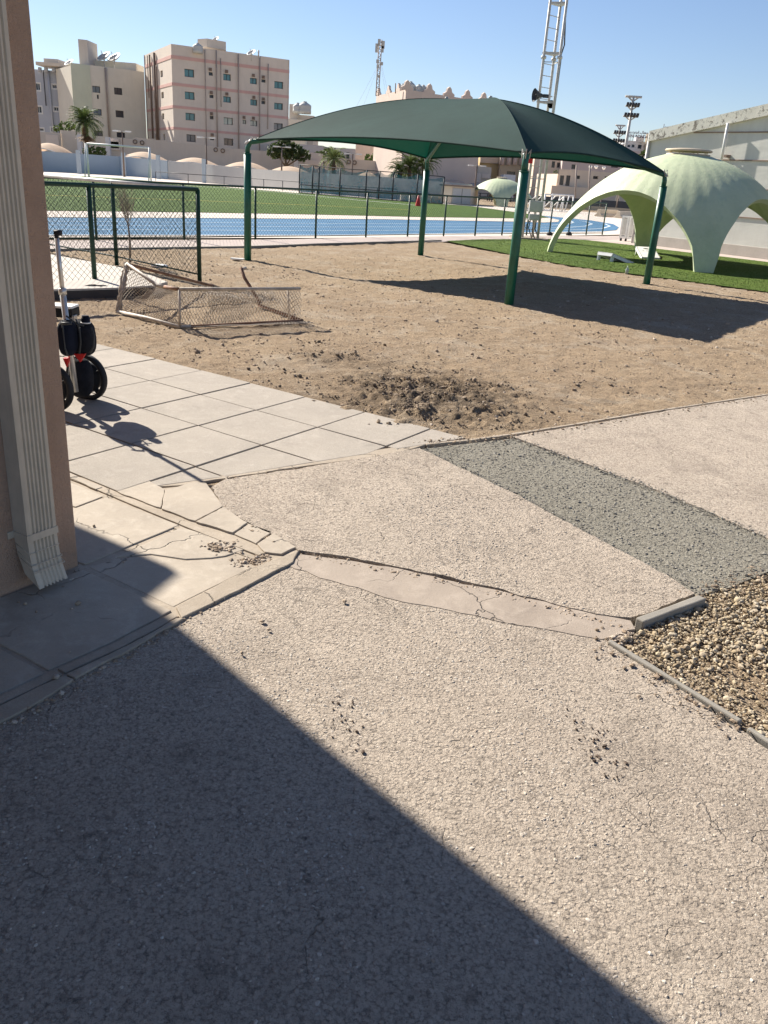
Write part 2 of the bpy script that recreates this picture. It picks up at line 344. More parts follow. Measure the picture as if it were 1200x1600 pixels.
up2 = [(p.x, p.y) for p in pz([(800, 683), (930, 662), (1060, 640), (1200, 619)])]+[(4.2, 6.2), (9, 6.8), (9, 1.5), (2.9, 3.1)]+[(p.x, p.y) for p in pz([(1200, 843), (1100, 797), (1000, 757), (900, 720)])]
A4 = rag(up2, .05, .012, 4)
walk = tag(bpy.data.objects.new('asphalt_path', None), kind='structure'); COL.objects.link(walk)
sheet('asphalt_surface', A1, 0.004, M['asphalt'], parent=walk, thick=.05); sheet('asphalt_surface', A2, 0.010, M['asphalt'], parent=walk, thick=.05)
sheet('asphalt_surface', A4, 0.006, M['asphalt'], parent=walk, thick=.05)
tag(sheet('asphalt_patch', A3, 0.0, M['asphalt_dark'], parent=walk, thick=.045), 'dark grey asphalt strip repaired with fresh chippings')
band = rag([(p.x, p.y) for p in pz([(470, 868), (560, 880), (680, 903), (800, 930), (900, 952), (985, 972), (992, 985), (940, 1001), (850, 985), (720, 960), (600, 935), (500, 905), (450, 885)])], .04, .022, 6)
cb = tag(bpy.data.objects.new('concrete_path', None), kind='structure'); COL.objects.link(cb)
sheet('concrete_strip', band, .0065, M['band'], parent=cb, thick=.045)
# bed under the paving
bed = pz([(60, 560), (172, 558), (318, 597), (460, 634), (664, 692), (600, 712), (345, 752), (430, 830), (470, 862), (300, 965), (0, 1145)]); bedp = [(p.x, p.y) for p in bed]+[(-2.2, -1), (-9, 2), (-6, 9)]
sheet('paving_bed', bedp, -.008, M['dirt2'], thick=.02)
mb_ = pz([(85, 735), (116, 745), (240, 765), (322, 757), (350, 792), (430, 834), (463, 860), (474, 870), (420, 918), (300, 988), (60, 1125), (-120, 1225), (-160, 1000), (60, 880)]); sheet('mortar_bed', [(p.x, p.y) for p in mb_], .003, M['kerb'], parent=cb, thick=.03)
# concrete slabs of the walk beside the building
SL = [
 [(95, 752), (116, 758), (163, 777), (119, 794), (95, 790)],
 [(90, 800), (120, 795.5), (166, 779), (280, 823), (133, 884), (85, 870)],
 [(284, 825.5), (345, 845), (385, 860), (352, 871), (330, 874), (290, 876), (236, 868), (180, 873)],
 [(182, 874.5), (236, 869.5), (290, 877.5), (330, 875.5), (354, 872.5), (372, 877), (394, 888), (271, 950), (139, 887.5)],
 [(130, 893), (268, 957), (170, 1008), (76, 1050), (-60, 975), (0, 937)],
 [(70, 1054), (0, 1016), (-90, 1062), (-70, 1120), (0, 1087)],
]
for i, s_ in enumerate(SL):
    p = rag([(q.x, q.y) for q in pz(s_)], .06, .003, 10+i); sheet('concrete_slab', p, .008+[0, .001, 0, -.003, .002, 0][i], M['slab'], parent=cb, thick=.04, bevel=.004)
# narrow channel ribs, then broken pieces on their far side
m_ = [[(100, 738), (125, 748), (240, 797), (330, 835), (412, 867), (405, 871), (320, 838), (230, 801), (118, 754), (98, 746)], [(99, 748), (118, 756), (228, 803), (318, 840), (402, 873), (396, 876), (310, 843), (222, 806), (114, 759), (98, 753)]]
for q_, zz in zip(m_, (.011, .007)): sheet('channel_rib', rag([(q.x, q.y) for q in pz(q_)], .05, .004, 21), zz, M['kerb'], parent=cb, thick=.045, bevel=.003)
BR = [[(183, 770), (234, 754), (257, 767), (251, 796), (190, 774)], [(258, 769), (300, 757), (322, 757), (348, 794), (305, 817), (253, 798)], [(306, 818.5), (349, 796), (387, 820), (364, 836)], [(366, 837), (389, 821), (425, 834), (400, 852)], [(402, 853), (427, 836), (463, 858), (440, 869), (414, 866)],
      [(96, 735), (160, 765), (150, 768), (98, 745)]]
for i, s_ in enumerate(BR): sheet('broken_slab', rag([(q.x, q.y) for q in pz(s_)], .03, .008, 30+i), .010+.002*(i % 3), M['slab'], parent=cb, thick=.04, bevel=.003)
# kerb band between the walk and the asphalt (pieces)
KB = [[(468, 863), (440, 874), (396, 890), (335, 921), (275, 952), (284, 970), (330, 948), (373, 927), (406, 909), (458, 882)],
      [(268, 961), (180, 1008), (90, 1048), (102, 1055), (200, 1010), (278, 967)], [(276, 970), (200, 1013), (104, 1058), (118, 1064), (205, 1019), (288, 970)],
      [(88, 1050), (0, 1092), (-120, 1150), (-118, 1162), (0, 1104), (98, 1058)], [(100, 1060), (0, 1108), (-118, 1166), (-130, 1200), (0, 1134), (60, 1102), (116, 1066)]]
for i, s_ in enumerate(KB): sheet('kerb_stone', rag([(q.x, q.y) for q in pz(s_)], .04, .007, 40+i), .014-.003*(i % 2), M['kerb'], parent=cb, thick=.045, bevel=.004)

# ------------------------------------------------------------------ square paving slabs
def clip(poly, a, b):
    out = []; n = len(poly)
    def side(p): return (b[0]-a[0])*(p[1]-a[1])-(b[1]-a[1])*(p[0]-a[0])
    for i in range(n):
        p, q = poly[i], poly[(i+1) % n]; sp, sq = side(p), side(q)
        if sp >= 0: out.append(p)
        if (sp >= 0) != (sq >= 0): t = sp/(sp-sq); out.append((p[0]+(q[0]-p[0])*t, p[1]+(q[1]-p[1])*t))
    return out
pav = tag(bpy.data.objects.new('tiled_pavement', None), kind='structure'); COL.objects.link(pav)
O_ = gz(310, 667); ua = (gz(414, 696)-gz(238, 599.5)).normalized(); ua = Vector((math.cos(R(-34.6)), math.sin(R(-34.6)), 0)); ub = Vector((math.cos(R(57.6)), math.sin(R(57.6)), 0))
def gp(i, j): return O_+ua*(i*.578)+ub*(j*.565)
# limits: row line L0 on the far side, the bottom kerb line, the channel line
lim = [(gz(345, 747), gz(600, 706)), (gz(182, 770), gz(345, 747)), (gz(96, 733), gz(182, 769))]
for i in range(-9, 6):
    for j in range(-4, 2):
        s_ = .0062; q = [gp(i, j)+ua*s_+ub*s_, gp(i+1, j)-ua*s_+ub*s_, gp(i+1, j+1)-ua*s_-ub*s_, gp(i, j+1)+ua*s_-ub*s_]
        q = [(p.x, p.y) for p in q]
        for a, b in lim:
            c_ = clip(q, a, b)
            q = c_
            if len(q) < 3: break
        if len(q) < 3: continue
        ar = abs(sum(q[k][0]*q[(k+1) % len(q)][1]-q[(k+1) % len(q)][0]*q[k][1] for k in range(len(q))))/2
        if ar < .006: continue
        cx = sum(p[0] for p in q)/len(q); cy = sum(p[1] for p in q)/len(q)
        if cx < -8: continue
        m = MB(); m.prism(q, -.03, .009+rnd.uniform(-.002, .003)); o = m.build('paving_slab', M['tile'], pav, bevel=.003)
        tl = rnd.uniform(-.002, .002); 
        for v in o.data.vertices: v.co.z += tl*(v.co.x-cx)*2
# cut border pieces along the dirt: between the row line and the dirt edge
def L0(t): return gp(-6, 2)+ua*t
nodes = [gp(k, 2) for k in range(-6, 8)]
edge = [gz(x, y) for x, y in [(-120, 496), (-30, 514), (60, 535), (172, 560), (245, 579), (318, 598), (383, 617), (460, 640), (560, 673), (664, 695)]]
def edge_at(Y):
    for a, b in zip(edge, edge[1:]):
        if (a.y-Y)*(b.y-Y) <= 0: t = (Y-a.y)/(b.y-a.y); return a+(b-a)*t
    return None
for a, b in zip(nodes, nodes[1:]):
    e1, e2 = edge_at(a.y), edge_at(b.y)
    if e1 is None: continue
    if e2 is None:
        e2 = gz(655, 697)
    if e1.x-a.x < .02: continue
    q = [(a.x, a.y-.006), (b.x, b.y+.004), (max(e2.x, b.x+.01), e2.y+.004), (e1.x, e1.y-.006)]
    q = [(p[0]+.006*ub.x, p[1]+.006*ub.y) if k < 2 else p for k, p in enumerate(q)]
    for l_ in lim[:1]: q = clip(q, *l_)
    if len(q) < 3: continue
    m = MB(); m.prism(rag(q, .08, .002, 3), -.03, .008+rnd.uniform(-.002, .003)); m.build('paving_slab', M['tile'], pav, bevel=.003)
sheet('pavement_edging', rag([(p.x, p.y) for p in pz([(500, 719), (602, 702), (664, 691), (690, 688), (612, 712), (480, 729), (350, 749), (280, 760), (236, 762), (348, 744)])], .05, .008, 77), .006, M['kerb'], parent=pav, thick=.04, bevel=.003)
# thin concrete edge between asphalt and dirt, in lengths
ke = [(665, 697), (735, 690), (800, 681), (900, 665), (1000, 648), (1100, 633), (1200, 618), (1330, 600)]
for a, b in zip(ke, ke[1:]):
    A_, B_ = gz(*a), gz(*b); d = (B_-A_).normalized(); nn = Vector((-d.y, d.x, 0)); q = [A_+d*.01, B_-d*.01, B_-d*.01+nn*.028, A_+d*.01+nn*.028]
    sheet('edging_stone', rag([(p.x, p.y) for p in q], .07, .006, 51), .010, M['kerb'], parent=walk, thick=.06, bevel=.004)
# grey kerbs at the gravel bed
def strip(a, b, wd, z0, z1, name, lab, mat='greykerb'):
    A_, B_ = gz(*a), gz(*b); d = (B_-A_).normalized(); nn = Vector((-d.y, d.x, 0))*wd
    m = MB(); m.prism(rag([(p.x, p.y) for p in (A_, B_, B_+nn, A_+nn)], .09, .004, 61), z0, z1); return tag(m.build(name, M[mat], bevel=.006), lab, 'kerb')
strip((1004, 981), (1102, 944), .04, -.05, .028, 'kerb_stone', 'short loose grey kerb stone at the corner of the gravel bed')
strip((948, 1007), (1153, 1134), .022, -.05, .018, 'kerb_stone', 'long thin grey kerb stone between beige asphalt and gravel')
strip((1165, 1143), (1330, 1250), .022, -.05, .014, 'kerb_stone', 'grey kerb stone cut by the right picture edge below the gravel')

# ------------------------------------------------------------------ dirt yard with real relief
path_low = [(-150, 394), (75, 392), (390, 387), (570, 380.5), (687, 377)]
lawn_low = [(690, 377), (793, 397), (840, 406.5), (893, 416), (1060, 438), (1200, 457), (1400, 486)]
yard = [(p.x, p.y) for p in pz(path_low+lawn_low)]+[(p.x, p.y) for p in pz([(1500, 575), (1200, 616), (800, 680), (664, 692)]+E_DIRT[::-1][1:]+[(100, 538), (-150, 480)])]
paved = [A2, A3, A4, bedp]
x0, x1, y0, y1 = -12, 12, 4.9, 27.5
ys = []; y = y0
while y < y1: ys.append(y); y += .02+.006*(y-y0)
VERT = {}; dv = []; dfc = []
cx_, cy_ = .32, 6.45
EDG = [(gz(*a), gz(*b)) for a, b in (((318, 598), (460, 635)), ((460, 635), (664, 692)), ((664, 692), (800, 680)), ((800, 680), (1200, 616)))]
def dirt_h(x, y):
    a = noise.fractal(Vector((x*1.1, y*1.1, 0)), .9, 2, 4)*.018+noise.fractal(Vector((x*5, y*7, 3)), .7, 2, 5)*.016
    r = math.hypot(x-cx_, (y-cy_)*.8); m = max(0, 1-r/1.0); r2 = math.hypot(x+.55, y-7.8); m = max(m, .4*max(0, 1-r2/.6))
    if m > 0: a += min(1, m*1.8)*(.01+abs(noise.fractal(Vector((x*5, y*5, 9)), .7, 2.1, 5))*.065)
    if a > 0:
        if y < 7.6:
            for p, q in EDG:
                t = max(0, min(1, ((x-p[0])*(q[0]-p[0])+(y-p[1])*(q[1]-p[1]))/((q[0]-p[0])**2+(q[1]-p[1])**2))); dd = math.hypot(x-p[0]-t*(q[0]-p[0]), y-p[1]-t*(q[1]-p[1])); a *= min(1, dd/.22+.04)
    return a-.006
for j, y in enumerate(ys):
    st = max(.022, .0035*y); nx = int((1.05*y+2)/st)
    ln = []
    for i in range(-nx//2, nx//2+1):
        ln.append((i*st+.05*y, y))
    ys[j] = (y, ln)
# regular grid in u=x/y keeps cells even on screen but the surface is ordinary world geometry
NU = 420; us = np.linspace(-.72, .72, NU); prev = None
for y, _ in ys:
    row = []
    for u_ in us:
        x = u_*y
        if inpoly(x, y, yard): dv.append((x, y, dirt_h(x, y))); row.append(len(dv)-1)
        else: row.append(-1)
    if prev:
        for i in range(NU-1):
            q = (prev[i], prev[i+1], row[i+1], row[i])
            if min(q) >= 0: dfc.append(q)
    prev = row
m = MB(); m.add(dv, dfc, True); yo = m.build('dirt_yard', M['dirt'], origin=(0, 8, 0)); tag(yo, kind='structure')
yr = MB(); yr.add([(p[0], p[1], -.03) for p in yard], [tuple(range(len(yard)))]); tag(yr.build('yard_subsoil', M['dirt']), kind='structure')

# ------------------------------------------------------------------ scattering of stones and clods (joined: nobody could count them)
def ico():
    t = (1+5**.5)/2; v = [(-1, t, 0), (1, t, 0), (-1, -t, 0), (1, -t, 0), (0, -1, t), (0, 1, t), (0, -1, -t), (0, 1, -t), (t, 0, -1), (t, 0, 1), (-t, 0, -1), (-t, 0, 1)]
    f = [(0, 11, 5), (0, 5, 1), (0, 1, 7), (0, 7, 10), (0, 10, 11), (1, 5, 9), (5, 11, 4), (11, 10, 2), (10, 7, 6), (7, 1, 8), (3, 9, 4), (3, 4, 2), (3, 2, 6), (3, 6, 8), (3, 8, 9), (4, 9, 5), (2, 4, 11), (6, 2, 10), (8, 6, 7), (9, 8, 1)]
    v = np.array(v, float); v /= np.linalg.norm(v[0]); return v, np.array(f)
IV, IF = ico()
def ico2():
    v = [tuple(p) for p in IV]; cache = {}; fs = []
    def mid(a, b):
        k = (min(a, b), max(a, b))
        if k not in cache: p = (np.array(v[a])+np.array(v[b])); p /= np.linalg.norm(p); v.append(tuple(p)); cache[k] = len(v)-1
        return cache[k]
    for a, b, c in IF:
        x, y, z = mid(a, b), mid(b, c), mid(c, a); fs += [(a, x, z), (b, y, x), (c, z, y), (x, y, z)]
    return np.array(v), np.array(fs)
I2V, I2F = ico2()
def scatter(name, pts, size, mat, flat=(.5, .8), seed=1, smooth=False, sink=.3, hi=False, parent=None, rough=.28):
    r = np.random.RandomState(seed); V0, F0 = (I2V, I2F) if hi else (IV, IF); nv = len(V0); N = len(pts)
    pts = np.array(pts, float); size = np.array(size, float)
    j = 1+r.uniform(-rough, rough, (N, nv, 1)); v = V0[None]*j
    scl = np.stack([r.uniform(.75, 1.25, N), r.uniform(.6, 1.0, N), r.uniform(flat[0], flat[1], N)], 1)*size[:, None]
    v = v*scl[:, None, :]
    a = r.uniform(0, 6.283, N); b = r.uniform(-.45, .45, N)
    x, y, z = v[..., 0], v[..., 1], v[..., 2]
    y, z = y*np.cos(b)[:, None]-z*np.sin(b)[:, None], y*np.sin(b)[:, None]+z*np.cos(b)[:, None]
    x, y = x*np.cos(a)[:, None]-y*np.sin(a)[:, None], x*np.sin(a)[:, None]+y*np.cos(a)[:, None]
    v = np.stack([x, y, z], -1)+pts[:, None, :]; v[..., 2] += (scl[:, 2]*(1-2*sink))[:, None]
    f = (F0[None]+(np.arange(N)*nv)[:, None, None]).reshape(-1, 3); v = v.reshape(-1, 3)
    me = bpy.data.meshes.new(name); me.vertices.add(len(v)); me.vertices.foreach_set('co', v.ravel())
    me.loops.add(f.size); me.loops.foreach_set('vertex_index', f.ravel().astype(np.int32)); me.polygons.add(len(f))
    me.polygons.foreach_set('loop_start', np.arange(0, f.size, 3, dtype=np.int32)); me.polygons.foreach_set('loop_total', np.full(len(f), 3, np.int32))
    me.update(calc_edges=True); me.polygons.foreach_set('use_smooth', np.full(len(f), smooth))
    rr = np.repeat(r.uniform(0, 1, N), len(F0)); at_ = me.attributes.new('rnd', 'FLOAT', 'FACE'); at_.data.foreach_set('value', rr.astype(np.float32))
    me.materials.append(mat); o = bpy.data.objects.new(name, me); COL.objects.link(o)
    if parent: o.parent = parent
    return o
def mat_stones(name, cols, rough=.85):
    t = NT(name); at_ = t.n('Attribute'); at_.attribute_name = 'rnd'; cr = t.n('ValToRGB'); cr.color_ramp.interpolation = 'LINEAR'
    el = cr.color_ramp.elements; el[0].color = cols[0]+(1,); el[1].color = cols[-1]+(1,)
    for i, c in enumerate(cols[1:-1]): e = el.new((i+1)/(len(cols)-1)); e.color = c+(1,)
    t.l(at_.outputs['Fac'], cr.inputs[0]); c = t.mix(t.mr(t.noise(120, 4, .7), .35, .7, 0, .45), cr.outputs[0], (.22, .18, .13))
    return t.done(c, rough, t.bump(t.noise(260, 3, .7), .0015), .3)
M['gravel'] = mat_stones('gravel_stones', [(.22, .165, .10), (.40, .31, .19), (.47, .39, .26), (.31, .24, .16), (.56, .49, .37), (.26, .19, .115)])
M['pebble'] = mat_stones('asphalt_chips', [(.40, .345, .28), (.50, .44, .37), (.58, .53, .46), (.34, .29, .24), (.46, .41, .35), (.42, .37, .31)])
M['pebble_pale'] = mat_stones('pale_embedded_stones', [(.40, .33, .26), (.52, .44, .35), (.46, .38, .30), (.62, .55, .46), (.36, .30, .23)])
M['pebble_dark'] = mat_stones('patch_chips', [(.13, .125, .11), (.20, .19, .17), (.33, .32, .28), (.24, .23, .2), (.16, .15, .13)])
M['clod'] = mat_stones('soil_clods', [(.10, .072, .048), (.17, .125, .085), (.24, .18, .125), (.13, .095, .065), (.32, .245, .175)])
M['crumb'] = mat_stones('yard_crumb', [(.20, .145, .095), (.28, .205, .14), (.35, .26, .18), (.24, .175, .12), (.42, .33, .235)])
M['pale_clod'] = mat_stones('yard_stones', [(.30, .22, .15), (.42, .33, .24), (.55, .47, .38), (.22, .16, .11), (.36, .27, .19)])
M['debris'] = mat_stones('dark_crumbs', [(.05, .03, .022), (.09, .055, .04), (.12, .09, .07)])
R1 = np.random.RandomState(3)
def region(poly, n, z, dens=None, rs=R1):
    px = [p[0] for p in poly]; py = [p[1] for p in poly]; out = []; bx = (max(min(px), -9), min(max(px), 9)); by = (max(min(py), .6), max(py)); k = 0
    while len(out) < n and k < n*40:
        k += 1; x = rs.uniform(*bx); y = rs.uniform(*by)
        if inpoly(x, y, poly) and (dens is None or rs.rand() < dens(x, y)): out.append((x, y, z(x, y) if callable(z) else z))
    return out
vis = lambda x, y: 1.0 if abs(x) < .62*y+.4 and y > .75 else 0.0
def clump(s, a, b): return lambda x, y: vis(x, y)*(max(0, min(1, (noise.fractal(Vector((x*s, y*s, 4)), .8, 2, 4)+a)*b))+.06)
P = region(asph_main, 17000, .003, clump(1.4, .05, 1.6)); S = np.clip(R1.lognormal(math.log(.0028), .42, len(P)), .001, .0062); tag(scatter('loose_chips', P, S, M['pebble'], (.35, .65), 5, sink=.42), kind='stuff')
P = region(asph_main, 1100, .003, clump(1.7, -.1, 2.6))+region(A2, 110, .010, vis); S = np.clip(R1.lognormal(math.log(.0043), .3, len(P)), .003, .0068); tag(scatter('embedded_stones', P, S, M['pebble_pale'], (.3, .5), 25, sink=.40, hi=True, rough=.2), kind='stuff')
P = region(A2, 3500, .010, clump(1.2, .0, 1.4)); S = np.clip(R1.lognormal(math.log(.0030), .4, len(P)), .001, .0065); tag(scatter('loose_chips', P, S, M['pebble'], (.35, .6), 6, sink=.42), kind='stuff')
P = region(dkw, 5500, .0, lambda x, y: vis(x, y)); S = R1.lognormal(math.log(.0048), .35, len(P)); tag(scatter('patch_chips', P, S, M['pebble_dark'], (.35, .65), 7, sink=.4), kind='stuff')
# gravel bed
gb = [(p.x, p.y) for p in pz([(998, 985), (1092, 942), (1085, 933), (1140, 920), (1200, 896)])]+[(2.9, 3.25), (4.4, 2.6), (3.4, .2)]+[(p.x, p.y) for p in pz([(1500, 1420-60), (1260, 1200), (1155, 1130), (1052, 1064), (958, 1006), (985, 995)])]
tag(sheet('gravel_soil', gb, -.012, M['dirt2'], thick=.03), kind='structure')
gd = lambda x, y: vis(x, y)*(.25+.75*min(1, max(0, noise.fractal(Vector((x*2.2, y*2.2, 1)), .8, 2, 3)*1.6+.75)))
P = region(gb, 11000, lambda x, y: -.012+R1.uniform(0, .012), gd); S = np.clip(R1.lognormal(math.log(.0052), .48, len(P)), .0022, .016)
tag(scatter('gravel', P, S, M['gravel'], (.5, .8), 8, sink=.25), kind='stuff')
P = [(p[0], p[1], -.01) for p in region(gb, 45, 0, gd)]; tag(scatter('gravel_cobbles', P, R1.uniform(.013, .020, len(P)), M['gravel'], (.5, .75), 9, sink=.2, hi=True, smooth=True), kind='stuff')
# clods in the dug patch, stones over the yard
def dp(x, y):
    r = math.hypot(x-cx_, (y-cy_)*.7)/.68; r2 = math.hypot(x+.6, y-7.9)/.42; r3 = math.hypot(x+.1, (y-6.5))/.95
    return max(math.exp(-r*r*1.7), .3*math.exp(-r2*r2), .12*math.exp(-r3*r3))*min(1, max(0, noise.fractal(Vector((x*3, y*3, 2)), .8, 2, 4)*3+.25))
ypad = [p for p in yard]
nearp = [(-3, 5.2), (3, 5.2), (3, 10.5), (-3, 10.5)]
okp = lambda x, y: inpoly(x, y, yard)
P = region(nearp, 4200, lambda x, y: dirt_h(x, y), lambda x, y: dp(x, y) if okp(x, y) else 0); S = np.clip(R1.lognormal(math.log(.0050), .6, len(P)), .002, .022)
tag(scatter('soil_clods', P, S, M['clod'], (.55, .9), 11, sink=.25, rough=.38), kind='stuff')
P = region([(-7, 5), (9, 5), (9, 19), (-7, 19)], 6500, lambda x, y: dirt_h(x, y), lambda x, y: vis(x, y)*(1 if okp(x, y) else 0)*(6/max(6, y))**.7); S = np.clip(R1.lognormal(math.log(.0070), .5, len(P)), .003, .03)
tag(scatter('yard_stones', P, S, M['pale_clod'], (.5, .8), 12, sink=.35), kind='stuff')
def lumps(x, y): return vis(x, y)*(1 if okp(x, y) else 0)*(6/max(6, y))**.6*min(1, max(.04, noise.fractal(Vector((x*1.4, y*2.6, 7)), .8, 2, 4)*3-.3))
P = region([(-7, 5), (9, 5), (9, 16), (-7, 16)], 5500, lambda x, y: dirt_h(x, y), lumps); S = np.clip(R1.lognormal(math.log(.0075), .5, len(P)), .003, .028)
tag(scatter('yard_crumbs', P, S, M['crumb'], (.35, .7), 22, sink=.4), kind='stuff')
# crumbs near walls, joints and as spots on the asphalt
def spots(cs, n, spread, z=.006):
    out = []
    for (px, py, k) in cs:
        c = gz(px, py)
        for _ in range(k): out.append((c.x+R1.normal(0, spread), c.y+R1.normal(0, spread*1.4), z))
    return out
P = spots([(900, 1130, 9), (935, 1150, 16), (940, 1185, 16), (965, 1222, 12), (885, 1120, 5), (545, 1130, 22), (538, 1100, 12), (550, 1165, 10), (520, 1140, 8), (915, 1165, 8)], 1, .022)
tag(scatter('dark_crumbs', P, np.clip(R1.lognormal(math.log(.0033), .45, len(P)), .0015, .008), M['debris'], (.4, .8), 13, sink=.3), kind='stuff')
P = []
for ln, n_ in (([(0, 1140), (110, 1072), (200, 1023), (292, 967), (400, 905), (455, 876)], 500), ([(345, 790), (355, 812), (400, 830), (430, 848)], 260), ([(350, 752), (480, 733), (600, 713)], 200), ([(470, 866), (640, 899), (860, 950), (985, 985)], 420), ([(365, 882), (400, 876), (412, 868)], 160), ([(95, 935), (125, 890)], 30), ([(985, 990), (948, 1007)], 80)):
    pt = [gz(*q) for q in ln]
    for _ in range(n_):
        k = R1.randint(len(pt)-1); p = pt[k].lerp(pt[k+1], R1.rand()); P.append((p.x+R1.normal(0, .016), p.y+R1.normal(0, .016), .004))
tag(scatter('edge_grit', P, np.clip(R1.lognormal(math.log(.0042), .45, len(P)), .0015, .012), M['pale_clod'], (.4, .8), 14, sink=.3), kind='stuff')
def along(lines, sg, zz):
    out = []
    for ln, n_ in lines:
        pt = [gz(*q) for q in ln]
        for _ in range(n_): k = R1.randint(len(pt)-1); p = pt[k].lerp(pt[k+1], R1.rand()); out.append((p.x+R1.normal(0, sg), p.y+R1.normal(0, sg), zz))
    return out
P = along([([(655, 702), (800, 772), (935, 845), (1085, 931)], 900), ([(800, 685), (1000, 757), (1200, 843)], 700)], .022, .006)
tag(scatter('patch_edge_chips', P, np.clip(R1.lognormal(math.log(.0042), .4, len(P)), .002, .009), M['pebble_dark'], (.35, .6), 31, sink=.35), kind='stuff')
P = along([([(664, 695), (800, 683), (1000, 650), (1200, 620)], 700), ([(1085, 931), (1140, 918), (1200, 893)], 160), ([(950, 1010), (1052, 1074), (1155, 1142)], 260)], .05, .009)
tag(scatter('edge_sand', P, np.clip(R1.lognormal(math.log(.0042), .5, len(P)), .0015, .012), M['crumb'], (.3, .6), 32, sink=.4), kind='stuff')
P = [gz(x, y, .009) for x, y in [(147, 823), (181, 872), (193, 879), (40, 945), (57, 957), (112, 952), (122, 945), (29, 942), (110, 1020), (88, 1061), (200, 1010), (410, 972), (538, 941), (378, 1022), (420, 985), (1205/1, 1000)]]
tag(scatter('loose_stones', P, [.008, .005, .005, .009, .006, .007, .012, .006, .005, .014, .006, .010, .011, .009, .008, .006], M['pale_clod'], (.5, .8), 15, sink=.1, hi=True, smooth=True), kind='stuff')
P = []
for _ in range(140):
    c = gz(345, 857); P.append((c.x+R1.normal(0, .035), c.y+R1.normal(0, .03), .008))
    c = gz(400, 880); P.append((c.x+R1.normal(0, .045), c.y+R1.normal(0, .035), .0))
tag(scatter('broken_mortar', P, np.clip(R1.lognormal(math.log(.006), .5, len(P)), .002, .016), M['pale_clod'], (.4, .7), 16, sink=.35), kind='stuff')

# ------------------------------------------------------------------ far ground sheets
def flat(name, pts, z, mat, z0=0): 
    m = MB(); m.add([(p.x, p.y, z) for p in pz(pts)], [tuple(range(len(pts)))]); a = m.build(name, mat); 
    return tag(a, kind='structure')
flat('footpath', [(-150, 377), (75, 375.5), (400, 374.5), (700, 369), (975, 368.5), (1003, 362), (1030, 372), (1040, 382), (1200, 404), (1400, 432), (1400, 440), (1200, 411), (1026, 389), (991, 384), (915, 375.5), (835, 374), (700, 377.5), (570, 380.5), (390, 387.5), (75, 392.5), (-150, 395)], .000, M['path'])
# edge of the path towards the dirt: a low dark kerb
pk = [gz(*q) for q in [(-150, 394), (75, 392), (390, 387), (570, 380.5), (690, 377)]]
for a, b in zip(pk, pk[1:]):
    d = (b-a).normalized(); nn = Vector((-d.y, d.x, 0)); m = MB(); m.prism([(p.x, p.y) for p in (a, b, b+nn*.08, a+nn*.08)], -.05, .035); tag(m.build('path_kerb', M['greykerb']), 'low grey kerb between pink footpath and dirt yard', 'kerb', 'kerb lengths along the footpath')
LW = [(697, 377), (750, 374.5), (815, 374), (880, 373.5), (915, 375.3), (991, 384), (1026, 389), (1200, 410), (1400, 438), (1400, 486), (1200, 457), (1060, 438), (893, 416), (840, 406.5), (793, 397)]
lwr = rag([(p.x, p.y) for p in pz(LW)], .12, .05, 91); m = MB(); m.add([(p[0], p[1], .012) for p in lwr], [tuple(range(len(lwr)))]); tag(m.build('lawn', M['lawn']), kind='structure')
rg = np.random.RandomState(8); gp_ = []; xs_ = [p[0] for p in lwr]; ys_ = [p[1] for p in lwr]
while len(gp_) < 26000:
    x, y = rg.uniform(min(xs_), min(max(xs_), 14)), rg.uniform(min(ys_), max(ys_))
    if x < .62*y and rg.rand() < (18/y)**2 and inpoly(x, y, lwr): gp_.append((x, y))
gv = []; gf = []
for x, y in gp_:
    a_ = rg.uniform(0, 6.28); h_ = rg.uniform(.004, .014); w_ = rg.uniform(.008, .02); lx, ly = rg.normal(0, .012), rg.normal(0, .012); k = len(gv)
    gv += [(x-w_*math.cos(a_), y-w_*math.sin(a_), .008), (x+w_*math.cos(a_), y+w_*math.sin(a_), .008), (x+lx, y+ly, .012+h_)]; gf.append((k, k+1, k+2))
m = MB(); m.add(gv, gf); tag(m.build('lawn_blades', M['lawn']), kind='stuff')
flat('run_off_strip', [(-300, 371), (-300, 262), (67, 268), (187, 274), (300, 283), (440, 295.5), (626, 311), (740, 319), (860, 326), (1000, 338), (1060, 345), (1003, 362), (975, 366), (860, 368.5), (500, 371)], -.012, M['sand'])
flat('running_track', [(-300, 367), (500, 367.5), (860, 362.5), (940, 361.5), (963, 359.5), (967, 355), (958, 350), (925, 344.5), (885, 340.5), (844, 336.5), (800, 333), (600, 326), (-300, 326)], .000, M['track'])
flat('inner_verge', [(-300, 338), (75, 340), (300, 341), (600, 343), (800, 346.5), (850, 348), (872, 347), (874, 344), (860, 341), (838, 338), (800, 333.5), (600, 325), (-300, 325)], .012, M['sand'])
flat('playing_field', [(-300, 327), (75, 330), (300, 332.5), (500, 336), (650, 339.5), (800, 341.6), (822, 341.5), (858, 340.5), (848, 338), (806, 332), (740, 323), (690, 319), (626, 315), (440, 300), (300, 288.5), (187, 279), (70, 272), (-300, 262)], .024, M['field'])
def gline(name, pts, wd, mat, z, lab=None):
    P_ = [gz(*q) for q in pts]; m = MB()
    for a, b in zip(P_, P_[1:]):
        d = (b-a).normalized(); nn = Vector((-d.y, d.x, 0))*wd/2; m.add([(p.x, p.y, z) for p in (a-nn, b-nn, b+nn, a+nn)], [(0, 1, 2, 3)])
    return tag(m.build(name, mat), kind='structure')
for (ya, yb, x2, yc) in ((346, 349.5, 800, 350.5), (352, 355, 820, 354.5), (358.5, 361, 850, 358.5)):
    gline('lane_line', [(-300, ya-1.5), (75, ya), (500, yb), (x2, yc)], .055, M['line_track'], .008)
